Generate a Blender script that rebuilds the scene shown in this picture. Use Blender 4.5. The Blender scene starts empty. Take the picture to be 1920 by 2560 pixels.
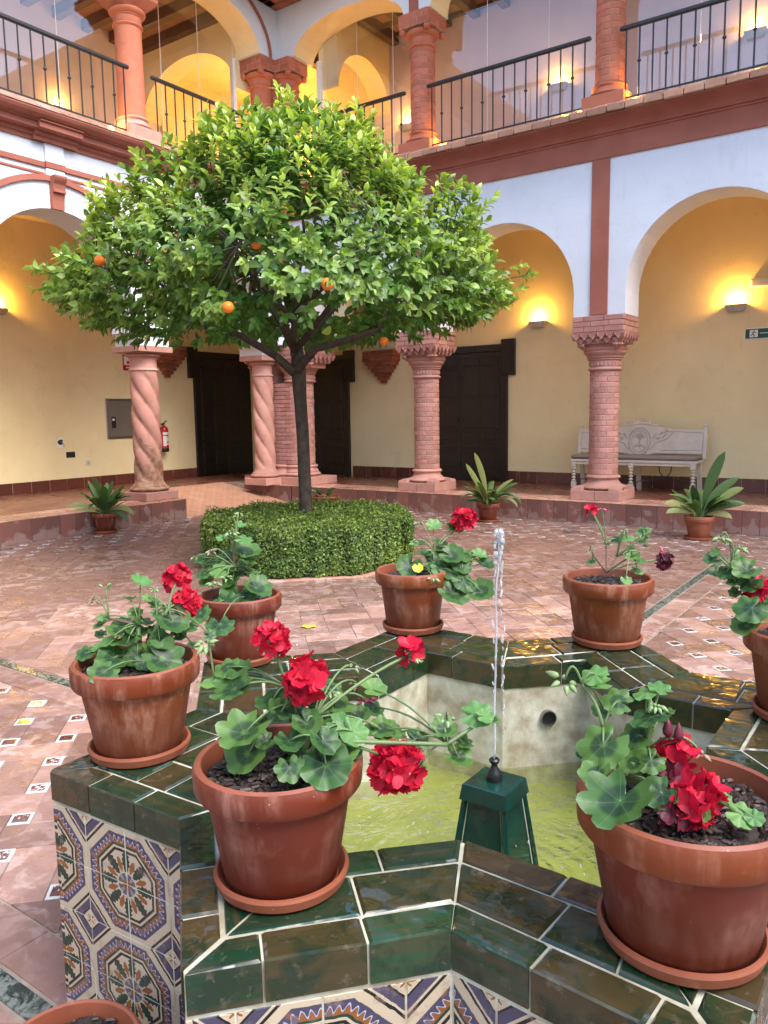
import bpy, bmesh, math, random
import numpy as np
from mathutils import Vector, Matrix
random.seed(7); rng = np.random.default_rng(7)
sc = bpy.context.scene
COL = sc.collection
PI = math.pi
R = math.radians

# ---------------------------------------------------------------- camera
F_PX = 1963.7
CAM = Vector((0, 0, 1.55))
_fw = Vector((-0.57260426, 0.81018506, -0.1253975))
_r = Vector((0.81765141, 0.5755097, -0.0153218))
_u = Vector((-0.05975399, 0.11130477, 0.99198826))
cd = bpy.data.cameras.new('camera'); cam = bpy.data.objects.new('camera', cd); COL.objects.link(cam)
cd.sensor_fit = 'HORIZONTAL'; cd.sensor_width = 36; cd.lens = F_PX*36/1920
cd.clip_start = 0.05; cd.clip_end = 500
m = Matrix((_r, _u, -_fw)).transposed().to_4x4(); m.translation = CAM
cam.matrix_world = m
sc.camera = cam

# ---------------------------------------------------------------- world, sun, exposure
w = bpy.data.worlds.new('World'); sc.world = w; w.use_nodes = True
nt = w.node_tree; nt.nodes.clear()
sky = nt.nodes.new('ShaderNodeTexSky'); sky.sky_type = 'NISHITA'; sky.sun_disc = False
SUN_DIR = Vector((.62, -.10, .78)).normalized()          # towards the veiled sun
SUN_EL, SUN_AZ = math.asin(SUN_DIR.z), math.atan2(SUN_DIR.x, SUN_DIR.y)
sky.sun_elevation = SUN_EL; sky.sun_rotation = SUN_AZ
sky.air_density = 1.0; sky.dust_density = 1.6; sky.ozone_density = 1.0
bg = nt.nodes.new('ShaderNodeBackground'); bg.inputs[1].default_value = 0.15
wo = nt.nodes.new('ShaderNodeOutputWorld')
nt.links.new(sky.outputs[0], bg.inputs[0]); nt.links.new(bg.outputs[0], wo.inputs[0])
sd = bpy.data.lights.new('sun', 'SUN'); sd.energy = 1.25; sd.angle = R(40); sd.color = (1, .97, .93)
so = bpy.data.objects.new('sun', sd); COL.objects.link(so)
so.rotation_euler = SUN_DIR.to_track_quat('Z', 'Y').to_euler(); so.location = (0, 0, 20)
sc.view_settings.view_transform = 'Standard'; sc.view_settings.look = 'None'
sc.view_settings.exposure = 2.12; sc.view_settings.gamma = 1
sc.view_settings.use_curve_mapping = False
sc.cycles.max_bounces = 8; sc.cycles.diffuse_bounces = 4; sc.cycles.glossy_bounces = 4
sc.cycles.transparent_max_bounces = 16; sc.cycles.transmission_bounces = 8
sc.cycles.sample_clamp_indirect = 8

# ---------------------------------------------------------------- helpers
def at(x, y, depth):
    """a point of the place seen at photograph pixel x,y at this distance along the view axis"""
    return CAM + depth*(_fw + _r*((x-960)/F_PX) - _u*((y-1280)/F_PX))

class MB:
    def __init__(s): s.v = []; s.f = []; s.uv = None
    def add(s, vs, fs):
        n = len(s.v); s.v.extend([tuple(p) for p in vs]); s.f.extend([tuple(i+n for i in q) for q in fs]); return s
    def box(s, x0, x1, y0, y1, z0, z1):
        return s.add([(x0,y0,z0),(x1,y0,z0),(x1,y1,z0),(x0,y1,z0),(x0,y0,z1),(x1,y0,z1),(x1,y1,z1),(x0,y1,z1)],
              [(0,3,2,1),(4,5,6,7),(0,1,5,4),(1,2,6,5),(2,3,7,6),(3,0,4,7)])
    def bbox(s, x0, x1, y0, y1, z0, z1, c=.004):
        """box with chamfered edges all round the top and the vertical edges"""
        c = min(c, (x1-x0)/3, (y1-y0)/3, (z1-z0)/3)
        def ring(i, z): return [(x0+i+c,y0+i,z),(x1-i-c,y0+i,z),(x1-i,y0+i+c,z),(x1-i,y1-i-c,z),(x1-i-c,y1-i,z),(x0+i+c,y1-i,z),(x0+i,y1-i-c,z),(x0+i,y0+i+c,z)]
        vs = ring(c*.8, z0)+ring(0, z0+c)+ring(0, z1-c)+ring(c*.8, z1)
        fs = [tuple(range(7,-1,-1)), tuple(range(24,32))]
        for k in range(3):
            for i in range(8): j=(i+1)%8; fs.append((k*8+i,k*8+j,k*8+8+j,k*8+8+i))
        return s.add(vs, fs)
    def prism(s, poly, z0, z1, c=0):
        n = len(poly)
        P = [Vector(p) for p in poly]; cen = sum(P, Vector((0,0)))/n
        vs = [(p.x,p.y,z0) for p in P]+[(p.x,p.y,z1-c) for p in P]
        fs = [tuple(range(n-1,-1,-1))]
        for i in range(n): j=(i+1)%n; fs.append((i,j,n+j,n+i))
        if c:
            for p in P:
                d = cen-p; q = p+d*min(.4, c*1.2/max(d.length,1e-6)*1.2); vs.append((q.x,q.y,z1))
            for i in range(n): j=(i+1)%n; fs.append((n+i,n+j,2*n+j,2*n+i))
            fs.append(tuple(range(2*n,3*n)))
        else: fs.append(tuple(range(n,2*n)))
        return s.add(vs, fs)
    def lathe(s, prof, n=24, cx=0, cy=0, cap=True, a0=0):
        vs=[]; fs=[]
        for (r_,z) in prof:
            for i in range(n):
                a=a0+2*PI*i/n; vs.append((cx+r_*math.cos(a),cy+r_*math.sin(a),z))
        for k in range(len(prof)-1):
            for i in range(n):
                j=(i+1)%n; fs.append((k*n+i,k*n+j,k*n+n+j,k*n+n+i))
        if cap:
            fs.append(tuple(range(n-1,-1,-1))); fs.append(tuple(range((len(prof)-1)*n,len(prof)*n)))
        return s.add(vs, fs)
    def tube(s, pts, rad, n=6, cap=True):
        pts=[Vector(p) for p in pts]
        if not isinstance(rad,(list,tuple)): rad=[rad]*len(pts)
        vs=[];fs=[]; ref=None
        for k,p in enumerate(pts):
            t=(pts[min(k+1,len(pts)-1)]-pts[max(k-1,0)]).normalized()
            if ref is None: ref = Vector((1,0,0)) if abs(t.x)<.8 else Vector((0,1,0))
            a=(ref-t*ref.dot(t)).normalized(); ref=a; b=t.cross(a)
            for i in range(n):
                an=2*PI*i/n; vs.append(p+(a*math.cos(an)+b*math.sin(an))*rad[k])
        for k in range(len(pts)-1):
            for i in range(n):
                j=(i+1)%n; fs.append((k*n+i,k*n+j,k*n+n+j,k*n+n+i))
        if cap: fs.append(tuple(range(n-1,-1,-1))); fs.append(tuple(range((len(pts)-1)*n,len(pts)*n)))
        return s.add(vs,fs)
    def map(s, fn): s.v=[fn(*p) for p in s.v]; return s
    def mesh(s, name, mat, smooth=False, recalc=True):
        me=bpy.data.meshes.new(name); me.from_pydata([tuple(p) for p in s.v],[],s.f)
        if recalc:
            b=bmesh.new(); b.from_mesh(me); bmesh.ops.recalc_face_normals(b,faces=b.faces); b.to_mesh(me); b.free()
        if mat: me.materials.append(mat)
        if smooth:
            me.polygons.foreach_set('use_smooth',[True]*len(me.polygons))
            if smooth=='auto': me.set_sharp_from_angle(angle=R(40))
        me.update(); return me
    def build(s, name, mat, parent=None, smooth=False, loc=None):
        return link(name, s.mesh(name, mat, smooth), parent, loc)

def link(name, me, parent=None, loc=None, rot=None):
    o=bpy.data.objects.new(name, me); COL.objects.link(o)
    if parent: o.parent=parent
    if loc is not None: o.location=loc
    if rot is not None: o.rotation_euler=rot
    return o
def tag(o, label=None, cat=None, group=None, kind=None):
    if label: o['label']=label
    if cat: o['category']=cat
    if group: o['group']=group
    if kind: o['kind']=kind
    return o
def thing(name, label, cat, loc=(0,0,0), rz=0, group=None):
    o=bpy.data.objects.new(name,None); COL.objects.link(o); o.location=loc; o.rotation_euler=(0,0,rz); o.empty_display_size=.1
    return tag(o,label,cat,group)
def bez(p0,p1,p2,n=8):
    p0,p1,p2=Vector(p0),Vector(p1),Vector(p2)
    return [(1-t)**2*p0+2*t*(1-t)*p1+t*t*p2 for t in [i/(n-1) for i in range(n)]]
def np_mesh(name, V, Fq, mat, attrs=None, smooth=True):
    """mesh from numpy arrays; Fq (n,3) or (n,4)"""
    me=bpy.data.meshes.new(name); k=Fq.shape[1]
    me.vertices.add(len(V)); me.vertices.foreach_set('co',np.ascontiguousarray(V,dtype=np.float32).ravel())
    me.loops.add(Fq.size); me.loops.foreach_set('vertex_index',np.ascontiguousarray(Fq,dtype=np.int32).ravel())
    me.polygons.add(len(Fq)); me.polygons.foreach_set('loop_start',np.arange(0,Fq.size,k,dtype=np.int32)); me.polygons.foreach_set('loop_total',np.full(len(Fq),k,dtype=np.int32))
    if attrs:
        for nm,arr in attrs.items():
            a=me.attributes.new(nm,'FLOAT','POINT'); a.data.foreach_set('value',np.ascontiguousarray(arr,dtype=np.float32))
    me.materials.append(mat)
    if smooth: me.polygons.foreach_set('use_smooth',np.ones(len(Fq),dtype=bool))
    me.update(calc_edges=True); return me

# ---------------------------------------------------------------- materials
class N:
    """tiny node-graph helper"""
    def __init__(s, name):
        s.m=bpy.data.materials.new(name); s.m.use_nodes=True; s.t=s.m.node_tree; s.t.nodes.clear()
        s.out=s.n('ShaderNodeOutputMaterial'); s.p=s.n('ShaderNodeBsdfPrincipled'); s.l(s.p.outputs[0], s.out.inputs[0])
        s.geo=None
    def n(s,t,**k):
        x=s.t.nodes.new(t)
        for a,b in k.items(): setattr(x,a,b)
        return x
    def l(s,a,b): s.t.links.new(a,b)
    def val(s,sock,v):
        if hasattr(v,'is_linked') or hasattr(v,'links'): s.l(v,sock)
        else:
            if isinstance(v,(tuple,list)) and len(v)==3 and sock.type=='RGBA': v=(*v,1)
            sock.default_value=v
    def math(s,op,a,b=0,c=0,clamp=False):
        x=s.n('ShaderNodeMath',operation=op); x.use_clamp=clamp
        s.val(x.inputs[0],a); s.val(x.inputs[1],b)
        if op in('MULTIPLY_ADD','WRAP','COMPARE','SMOOTH_MIN'): s.val(x.inputs[2],c)
        return x.outputs[0]
    def pos(s):
        if not s.geo: s.geo=s.n('ShaderNodeNewGeometry')
        return s.geo.outputs['Position']
    def obj(s): return s.n('ShaderNodeTexCoord').outputs['Object']
    def mapv(s,v,scale=(1,1,1),rot=(0,0,0),loc=(0,0,0)):
        x=s.n('ShaderNodeMapping'); s.l(v,x.inputs[0]); x.inputs[1].default_value=loc; x.inputs[2].default_value=rot; x.inputs[3].default_value=scale; return x.outputs[0]
    def noise(s,v,scale,detail=4,rough=.55,dist=0):
        x=s.n('ShaderNodeTexNoise'); s.l(v,x.inputs['Vector']); x.inputs['Scale'].default_value=scale; x.inputs['Detail'].default_value=detail
        x.inputs['Roughness'].default_value=rough; x.inputs['Distortion'].default_value=dist; return x.outputs[0]
    def ramp(s,f,stops,interp='LINEAR'):
        x=s.n('ShaderNodeValToRGB'); x.color_ramp.interpolation=interp; e=x.color_ramp.elements
        while len(e)<len(stops): e.new(.5)
        for i,(p,c) in enumerate(stops):
            e[i].position=p; e[i].color=(c,c,c,1) if isinstance(c,(int,float)) else (*c,1)
        s.l(f,x.inputs[0]); return x.outputs[0]
    def mix(s,f,a,b,mode='MIX'):
        x=s.n('ShaderNodeMix'); x.data_type='RGBA'; x.blend_type=mode; x.clamp_factor=True
        s.val(x.inputs[0],f); s.val(x.inputs[6],a); s.val(x.inputs[7],b); return x.outputs[2]
    def rnd(s): return s.n('ShaderNodeObjectInfo').outputs['Random']
    def hsv(s,c,h=.5,sa=1,v=1):
        x=s.n('ShaderNodeHueSaturation'); s.val(x.inputs[0],h); s.val(x.inputs[1],sa); s.val(x.inputs[2],v); s.val(x.inputs[4],c); return x.outputs[0]
    def bump(s,h,strength=.3,dist=.01,prev=None):
        x=s.n('ShaderNodeBump'); x.inputs['Strength'].default_value=strength; x.inputs['Distance'].default_value=dist; s.l(h,x.inputs['Height'])
        if prev is not None: s.l(prev,x.inputs['Normal'])
        return x.outputs[0]
    def set(s,**k):
        mp=dict(col='Base Color',rough='Roughness',metal='Metallic',spec='Specular IOR Level',nor='Normal',trans='Transmission Weight',ior='IOR',
                emis='Emission Color',est='Emission Strength',coat='Coat Weight',crough='Coat Roughness',sss='Subsurface Weight',sheen='Sheen Weight',alpha='Alpha')
        for a,b in k.items(): s.val(s.p.inputs[mp[a]],b)
        return s.m

def simple(name, c1, c2=None, scale=8, rough=.6, bump=.15, bs=60, bd=.003, rv=0, spec=.5, metal=0, coat=0):
    g=N(name); P=g.pos()
    c2=c2 or tuple(x*.75 for x in c1)
    f=g.ramp(g.noise(P,scale,6),[(.35,0.0),(.65,1.0)])
    col=g.mix(f,c1,c2)
    if rv: col=g.hsv(col,.5,1,g.math('MULTIPLY_ADD',g.rnd(),rv*2,1-rv))
    k=dict(col=col,rough=rough,spec=spec,metal=metal,coat=coat)
    if bump: k['nor']=g.bump(g.noise(P,bs,4),bump,bd)
    return g.set(**k)

def plaster(name, c, c2, stain=0):
    g=N(name); P=g.pos()
    col=g.mix(g.ramp(g.noise(P,1.3,5),[(.3,0.),(.7,1.)]),c,c2)
    col=g.mix(g.ramp(g.noise(P,3.5,7,.7,.8),[(.56,0.),(.68,.35)]),col,tuple(x*.86 for x in c2))
    col=g.mix(g.ramp(g.noise(g.mapv(P,(9,9,1.2)),1,5,.6),[(.60,0.),(.74,.25)]),col,tuple(x*.8 for x in c2))
    col=g.mix(g.ramp(g.noise(P,26,3),[(.70,0.),(.74,.3)]),col,tuple(min(.85,x*1.25) for x in c))
    h=g.noise(P,5,6,.6); h2=g.noise(P,90,3)
    nor=g.bump(h,.25,.03); nor=g.bump(h2,.12,.003,nor)
    return g.set(col=col,rough=.85,nor=nor,spec=.2)

M={}
M['white']=plaster('white_plaster',(.68,.70,.73),(.62,.64,.67))
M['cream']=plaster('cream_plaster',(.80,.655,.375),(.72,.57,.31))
M['lilac']=plaster('lilac_plaster',(.62,.52,.52),(.57,.47,.48))
M['red']=simple('red_plaster',(.36,.125,.085),(.30,.10,.065),2.5,.75,.2,50,spec=.25)
M['pinkpaint']=simple('pink_lime_wash',(.55,.26,.20),(.46,.19,.14),6,.75,.3,70,.004,spec=.25)
M['pale_mortar']=simple('pale_pink_mortar',(.55,.34,.28),(.47,.28,.22),10,.85,.3,90,spec=.2)
M['grout']=simple('grey_grout',(.36,.29,.22),(.24,.18,.14),9,.8,.4,120,spec=.3)
M['cap_grout']=simple('cream_grout',(.55,.54,.43),(.30,.25,.16),14,.6,.3,150)
M['iron']=simple('black_iron',(.012,.012,.014),(.02,.018,.018),20,.45,.2,60,spec=.5)
M['dark_wood']=simple('dark_wood',(.013,.007,.005),(.005,.003,.0025),9,.42,.3,40)
M['beam_wood']=simple('beam_wood',(.10,.055,.03),(.06,.032,.02),5,.6,.3,30)
M['eave_wood']=simple('eave_wood',(.30,.10,.035),(.20,.06,.02),5,.6,.3,30)
M['cream_paint']=simple('bench_paint',(.64,.545,.44),(.56,.47,.37),8,.5,.1,60)
M['cushion']=simple('cushion_fabric',(.24,.19,.16),(.21,.17,.14),12,.9,.2,300)
M['steel']=simple('brushed_steel',(.30,.29,.27),(.24,.23,.21),3,.35,.05,60,metal=.9)
M['panel']=simple('panel_grey',(.20,.17,.13),(.18,.15,.115),3,.4,.05,60,metal=.3)
M['black']=simple('black_plastic',(.012,.012,.012),None,6,.4,0)
M['whitep']=simple('white_plastic',(.75,.73,.68),(.7,.68,.62),6,.5,0)
M['greensign']=simple('green_sign',(.0,.07,.035),(.0,.065,.03),3,.4,0)
M['redgloss']=simple('red_enamel',(.45,.015,.02),(.4,.012,.018),3,.25,0)
M['bark']=simple('orange_bark',(.075,.058,.045),(.04,.03,.024),14,.85,.7,40,.01,spec=.2)
M['twig']=simple('twig_bark',(.07,.075,.035),(.05,.045,.025),14,.8,.3,60)
M['stone']=simple('pale_stone',(.48,.43,.37),(.38,.33,.28),6,.7,.3,60)

def brickmat(name,c1,c2,c3,rough=.8,rv=.16,mort=(.62,.42,.34)):
    g=N(name); P=g.pos()
    col=g.mix(g.ramp(g.noise(P,7,5),[(.3,0.),(.7,1.)]),c1,c2)
    col=g.mix(g.ramp(g.noise(P,3.1,6,.7),[(.56,0.),(.72,.7)]),col,c3)
    col=g.hsv(col,.5,1,g.math('MULTIPLY_ADD',g.rnd(),rv*2,1-rv))
    return g.set(col=col,rough=rough,spec=.25,nor=g.bump(g.noise(P,55,5),.5,.006))
M['brick_pink']=brickmat('painted_pink_brick',(.46,.235,.19),(.38,.175,.14),(.35,.14,.10))
M['brick_amber']=brickmat('orange_red_brick',(.46,.155,.085),(.40,.125,.07),(.33,.10,.06))
M['brick_dark']=brickmat('corbel_brick',(.30,.085,.035),(.22,.06,.028),(.16,.045,.02),rv=.25)
M['brick_edge']=brickmat('ledge_brick',(.40,.22,.14),(.33,.17,.11),(.45,.30,.2),rv=.2)
M['column_pink']=brickmat('pink_stucco_column',(.47,.25,.20),(.40,.195,.15),(.37,.16,.12))
M['column_worn']=None
g=N('worn_pink_stucco'); P=g.pos()
zz=g.n('ShaderNodeSeparateXYZ'); g.l(P,zz.inputs[0])
lowz=g.math('SUBTRACT',1,g.math('DIVIDE',g.math('SUBTRACT',zz.outputs[2],.5),1.1),clamp=True)
n1=g.noise(P,4.5,6,.6,.6); wear=g.ramp(g.math('MULTIPLY_ADD',lowz,.38,g.math('MULTIPLY',n1,.8)),[(.58,0.),(.68,1.)])
col=g.mix(g.ramp(g.noise(P,6,5),[(.3,0.),(.7,1.)]),(.46,.235,.185),(.38,.175,.13))
worn=g.mix(g.ramp(g.noise(P,13,5),[(.4,0.),(.6,1.)]),(.32,.21,.14),(.25,.105,.065))
M['column_worn']=g.set(col=g.mix(wear,col,worn),rough=.85,spec=.2,nor=g.bump(g.math('MULTIPLY_ADD',g.noise(P,40,5),.5,g.math('MULTIPLY',wear,-.6)),.6,.012))

def floor_mat(name, c1, c2, wet=.5, rv=.22, pale=True, scale=2.6):
    """terracotta with rain water standing on parts of it"""
    g=N(name); P=g.pos()
    rn=g.rnd()
    col=g.mix(rn,c1,c2)
    col=g.mix(g.ramp(g.noise(P,9,6,.65),[(.35,0.),(.7,.6)]),col,tuple(x*.72 for x in c2))
    # lime bloom: paler, pinkish where it has dried
    b=g.ramp(g.noise(P,7.5,5,.6,.8),[(.50,0.),(.56,.9)])
    big=g.ramp(g.noise(P,scale*.45,3),[(.38,0.),(.62,1.)])
    bl=g.math('MULTIPLY',b,big)
    if pale: col=g.mix(g.math('MULTIPLY',bl,.5),col,(.58,.44,.39))
    col=g.hsv(col,.5,1,g.math('MULTIPLY_ADD',rn,-rv*1.6,1+rv*.6))
    sp=g.ramp(g.noise(P,140,2),[(.72,0.),(.78,1.)])
    col=g.mix(g.math('MULTIPLY',sp,.25),col,(.7,.6,.5))
    wetm=g.ramp(g.noise(P,scale,5,.62,.5),[(wet-.09,0.),(wet+.05,1.)])
    rough=g.mix(wetm,(.6,)*3,(.24,)*3)
    h=g.math('MULTIPLY',g.noise(P,45,5,.6),g.math('SUBTRACT',1,g.math('MULTIPLY',wetm,.85)))
    h2=g.noise(P,6,3)
    nor=g.bump(h2,.5,.03); nor=g.bump(g.noise(P,18,3),.25,.006,nor); nor=g.bump(h,.35,.004,nor)
    return g.set(col=col,rough=rough,nor=nor,spec=.5)
M['tile']=floor_mat('terracotta_tile',(.37,.215,.165),(.25,.135,.105))
M['tile_gallery']=floor_mat('gallery_tile',(.20,.075,.045),(.15,.055,.035),wet=.6,pale=False)
M['tread']=floor_mat('step_tread_tile',(.50,.27,.19),(.44,.21,.14),wet=.47)
M['riser']=None
g=N('riser_tile'); P=g.pos(); zz=g.n('ShaderNodeSeparateXYZ'); g.l(P,zz.inputs[0])
col=g.mix(g.rnd(),(.22,.085,.062),(.13,.055,.045))
bloom=g.ramp(g.math('MULTIPLY_ADD',zz.outputs[2],-.8,g.noise(P,6,5,.6)),[(.40,0.),(.46,1.)])
col=g.mix(g.math('MULTIPLY',bloom,.6),col,(.30,.20,.175))
M['riser']=g.set(col=col,rough=.45,nor=g.bump(g.noise(P,30,5),.4,.005))
g=N('skirting_tile'); P=g.pos()
col=g.mix(g.rnd(),(.13,.035,.022),(.085,.024,.016))
col=g.mix(g.ramp(g.noise(g.mapv(P,(14,14,3)),1,4),[(.6,0.),(.7,.5)]),col,(.25,.15,.12))
M['skirting']=g.set(col=col,rough=.3)

# glazed green capping tiles, hand brushed, each one its own shade from bottle green to olive brown
g=N('green_glazed_tile'); P=g.pos(); rn=g.rnd()
base=g.ramp(rn,[(0.,(.004,.026,.014)),(.3,(.008,.040,.018)),(.5,(.016,.036,.012)),(.68,(.032,.036,.012)),(.86,(.055,.036,.015)),(1.,(.010,.060,.024))])
uvn=g.n('ShaderNodeUVMap').outputs[0]
st=g.noise(g.mapv(uvn,(3,60,1)),1,4,.6)
blot=g.noise(P,16,5,.6,.4)
col=g.mix(g.ramp(st,[(.42,0.),(.62,.7)]),base,(.060,.040,.018))
col=g.mix(g.ramp(blot,[(.48,0.),(.62,.85)]),col,(.007,.024,.013))
col=g.mix(g.ramp(g.noise(P,38,5,.7),[(.60,0.),(.72,.45)]),col,(.20,.15,.10))
wetn=g.ramp(g.noise(P,11,5,.6,.6),[(.45,0.),(.55,1.)])
rough=g.mix(wetn,(.22,)*3,(.04,)*3)
nor=g.bump(g.noise(P,6,3),.34,.03); nor=g.bump(st,.10,.002,nor)
M['green']=g.set(col=col,rough=rough,nor=nor,spec=.6)
g=N('bottle_green_glaze'); P=g.pos()
col=g.mix(g.ramp(g.noise(P,22,4),[(.45,0.),(.7,1.)]),(.004,.040,.028),(.008,.02,.014))
M['green_dark']=g.set(col=col,rough=.10,nor=g.bump(g.noise(P,30,3),.12,.004),spec=.6)
g=N('marble_strip'); P=g.pos()
v=g.ramp(g.noise(P,14,6,.7,2.2),[(.44,0.),(.56,1.)])
col=g.mix(v,(.020,.035,.030),(.17,.19,.16))
M['marble']=g.set(col=col,rough=.12,spec=.6,nor=g.bump(g.noise(P,40,4),.3,.004))

# painted 18 cm wall tiles: four make one octagon rosette
def azulejo():
    g=N('painted_wall_tile'); uv=g.n('ShaderNodeUVMap').outputs[0]
    s=g.n('ShaderNodeSeparateXYZ'); g.l(uv,s.inputs[0]); X,Y=s.outputs[0],s.outputs[1]
    wob=g.noise(g.pos(),60,3)
    wq=g.math('MULTIPLY',g.math('SUBTRACT',wob,.5),.035)
    x=g.math('ADD',g.math('MULTIPLY',g.math('SUBTRACT',g.math('FRACT',X),.5),2),wq)
    y=g.math('ADD',g.math('MULTIPLY',g.math('SUBTRACT',g.math('FRACT',Y),.5),2),wq)
    ax,ay=g.math('ABSOLUTE',x),g.math('ABSOLUTE',y)
    octd=g.math('MAXIMUM',g.math('MAXIMUM',ax,ay),g.math('MULTIPLY',g.math('ADD',ax,ay),.7071))
    rad=g.math('SQRT',g.math('ADD',g.math('MULTIPLY',x,x),g.math('MULTIPLY',y,y)))
    ang=g.math('ARCTAN2',y,x)
    CR,BL,BK,BR,GR=(.46,.375,.265),(.050,.046,.082),(.006,.008,.008),(.22,.075,.016),(.008,.035,.022)
    BL2=(.09,.09,.14)
    # leaf wreath
    c8=g.math('COSINE',g.math('MULTIPLY',ang,8)); c8b=g.math('COSINE',g.math('MULTIPLY_ADD',ang,8,PI))
    c40=g.math('COSINE',g.math('MULTIPLY',rad,75))
    wid=g.math('MULTIPLY_ADD',c40,.12,g.math('MULTIPLY',g.math('SUBTRACT',rad,.48),2.6))
    leaf=g.math('GREATER_THAN',c8,g.math('MULTIPLY_ADD',g.math('ABSOLUTE',g.math('SUBTRACT',rad,.38)),4.4,g.math('MULTIPLY_ADD',c40,.22,-.25)))
    leafb=g.math('GREATER_THAN',c8b,g.math('MULTIPLY_ADD',g.math('ABSOLUTE',g.math('SUBTRACT',rad,.37)),5.0,.30))
    inner=g.mix(leaf,CR,GR); inner=g.mix(leafb,inner,BR)
    # rosette
    c16=g.math('COSINE',g.math('MULTIPLY',ang,16))
    ros=g.mix(g.math('GREATER_THAN',c8,.55),BL2,CR); ros=g.mix(g.math('GREATER_THAN',c16,.75),ros,BL)
    ros=g.mix(g.math('LESS_THAN',rad,.10),ros,BR); ros=g.mix(g.math('LESS_THAN',rad,.05),ros,BK)
    inner=g.mix(g.math('LESS_THAN',rad,.235),inner,CR)
    inner=g.mix(g.math('LESS_THAN',rad,.21),inner,ros)
    # zig-zag band
    fz=g.n('ShaderNodeTexVoronoi'); g.l(uv,fz.inputs[0]); fz.inputs['Scale'].default_value=9
    zig=g.math('SINE',g.math('MULTIPLY',ang,48)); zb=g.math('MULTIPLY_ADD',zig,.045,.80)
    band=g.mix(g.math('GREATER_THAN',octd,zb),BR,BL)
    band=g.mix(g.math('LESS_THAN',g.math('ABSOLUTE',g.math('SUBTRACT',octd,zb)),.012),band,(.36,.40,.55))
    band=g.mix(g.ramp(fz.outputs[0],[(.18,.85),(.30,0.)]),band,g.mix(g.math('GREATER_THAN',octd,zb),BL2,BR))
    col=inner
    for thr,c in ((.585,BK),(.635,CR),(.675,GR),(.715,None),(.905,CR)):
        col=g.mix(g.math('GREATER_THAN',octd,thr),col,band if c is None else c)
    # corner diamond between octagons
    dm=g.math('SUBTRACT',2,g.math('ADD',ax,ay))
    dc=g.mix(g.math('LESS_THAN',dm,.53),CR,BK); dc=g.mix(g.math('LESS_THAN',dm,.47),dc,CR); dc=g.mix(g.math('LESS_THAN',dm,.42),dc,BL)
    dc=g.mix(g.math('LESS_THAN',dm,.24),dc,BK); dc=g.mix(g.math('LESS_THAN',dm,.20),dc,CR)
    sx,sy=g.math('SUBTRACT',1,ax),g.math('SUBTRACT',1,ay)
    a4=g.math('COSINE',g.math('MULTIPLY',g.math('ARCTAN2',sy,sx),8))
    dc=g.mix(g.math('LESS_THAN',dm,g.math('MULTIPLY_ADD',a4,.05,.10)),dc,BR)
    col=g.mix(g.math('LESS_THAN',dm,.59),col,dc)
    col=g.mix(g.ramp(g.noise(g.pos(),30,5,.7),[(.55,0.),(.68,.6)]),col,(.24,.15,.12))
    hh=g.n('ShaderNodeRGBToBW'); g.l(col,hh.inputs[0])
    return g.set(col=col,rough=.16,spec=.6,nor=g.bump(g.math('MULTIPLY_ADD',hh.outputs[0],.5,g.noise(g.pos(),40,3)),.25,.004))
M['azulejo']=azulejo()
# little painted insets in the floor
g=N('painted_floor_insert'); o_=g.obj(); s=g.n('ShaderNodeSeparateXYZ'); g.l(o_,s.inputs[0]); rn=g.rnd()
x_=g.math('ABSOLUTE',s.outputs[0]); y_=g.math('ABSOLUTE',s.outputs[1])
q=g.noise(g.mapv(o_,(28,28,28)),1,2,.5,1.5); wv=g.math('ADD',q,g.math('MULTIPLY',rn,.12))
in_=g.math('LESS_THAN',g.math('MAXIMUM',x_,y_),.030)
col=g.mix(g.math('MULTIPLY',in_,g.ramp(wv,[(.46,0.),(.48,1.)])),(.56,.55,.52),(.13,.03,.025))
col=g.mix(g.math('MULTIPLY',in_,g.ramp(wv,[(.60,0.),(.62,1.)])),col,(.015,.02,.018))
M['insert']=g.set(col=col,rough=.15,spec=.6)

g=N('terracotta_pot'); P=g.pos(); ob=g.obj(); s=g.n('ShaderNodeSeparateXYZ'); g.l(ob,s.inputs[0]); rn=g.rnd()
col=g.mix(g.ramp(g.noise(P,6,5),[(.3,0.),(.7,1.)]),(.185,.036,.0095),(.130,.023,.0065))
st=g.noise(g.mapv(ob,(26,26,4)),1,5,.65)
bl=g.noise(P,7,4,.6)
col=g.mix(g.math('MULTIPLY',g.ramp(st,[(.46,0.),(.66,.7)]),g.ramp(bl,[(.42,0.),(.56,1.)])),col,(.44,.22,.15))
col=g.mix(g.ramp(g.noise(P,120,2),[(.74,0.),(.78,.5)]),col,(.65,.5,.4))
damp=g.ramp(g.math('MULTIPLY_ADD',s.outputs[2],-2.2,g.math('MULTIPLY',g.noise(P,9,4),.9)),[(.05,0.),(.32,1.)])
col=g.mix(g.math('MULTIPLY',damp,.7),col,(.15,.034,.014))
gr=g.n('ShaderNodeObjectInfo').outputs['Random']; col=g.hsv(col,g.math('MULTIPLY_ADD',gr,.014,.493),1,g.math('MULTIPLY_ADD',gr,.4,.8))
rough=g.mix(g.ramp(g.noise(P,5,4),[(.45,0.),(.6,1.)]),(.34,)*3,(.66,)*3)
M['pot']=g.set(col=col,rough=rough,spec=.38,nor=g.bump(g.noise(g.mapv(ob,(4,4,90)),1,3),.12,.002))
g=N('terracotta_rim'); P=g.pos()
col=g.mix(g.ramp(g.noise(P,9,5),[(.3,0.),(.7,1.)]),(.29,.082,.038),(.20,.050,.022))
col=g.mix(g.ramp(g.noise(P,110,2),[(.72,0.),(.77,.5)]),col,(.7,.5,.4))
M['saucer']=g.set(col=col,rough=.5,spec=.5,nor=g.bump(g.noise(P,50,3),.1,.002))
M['rimm']=M['saucer']
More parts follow.
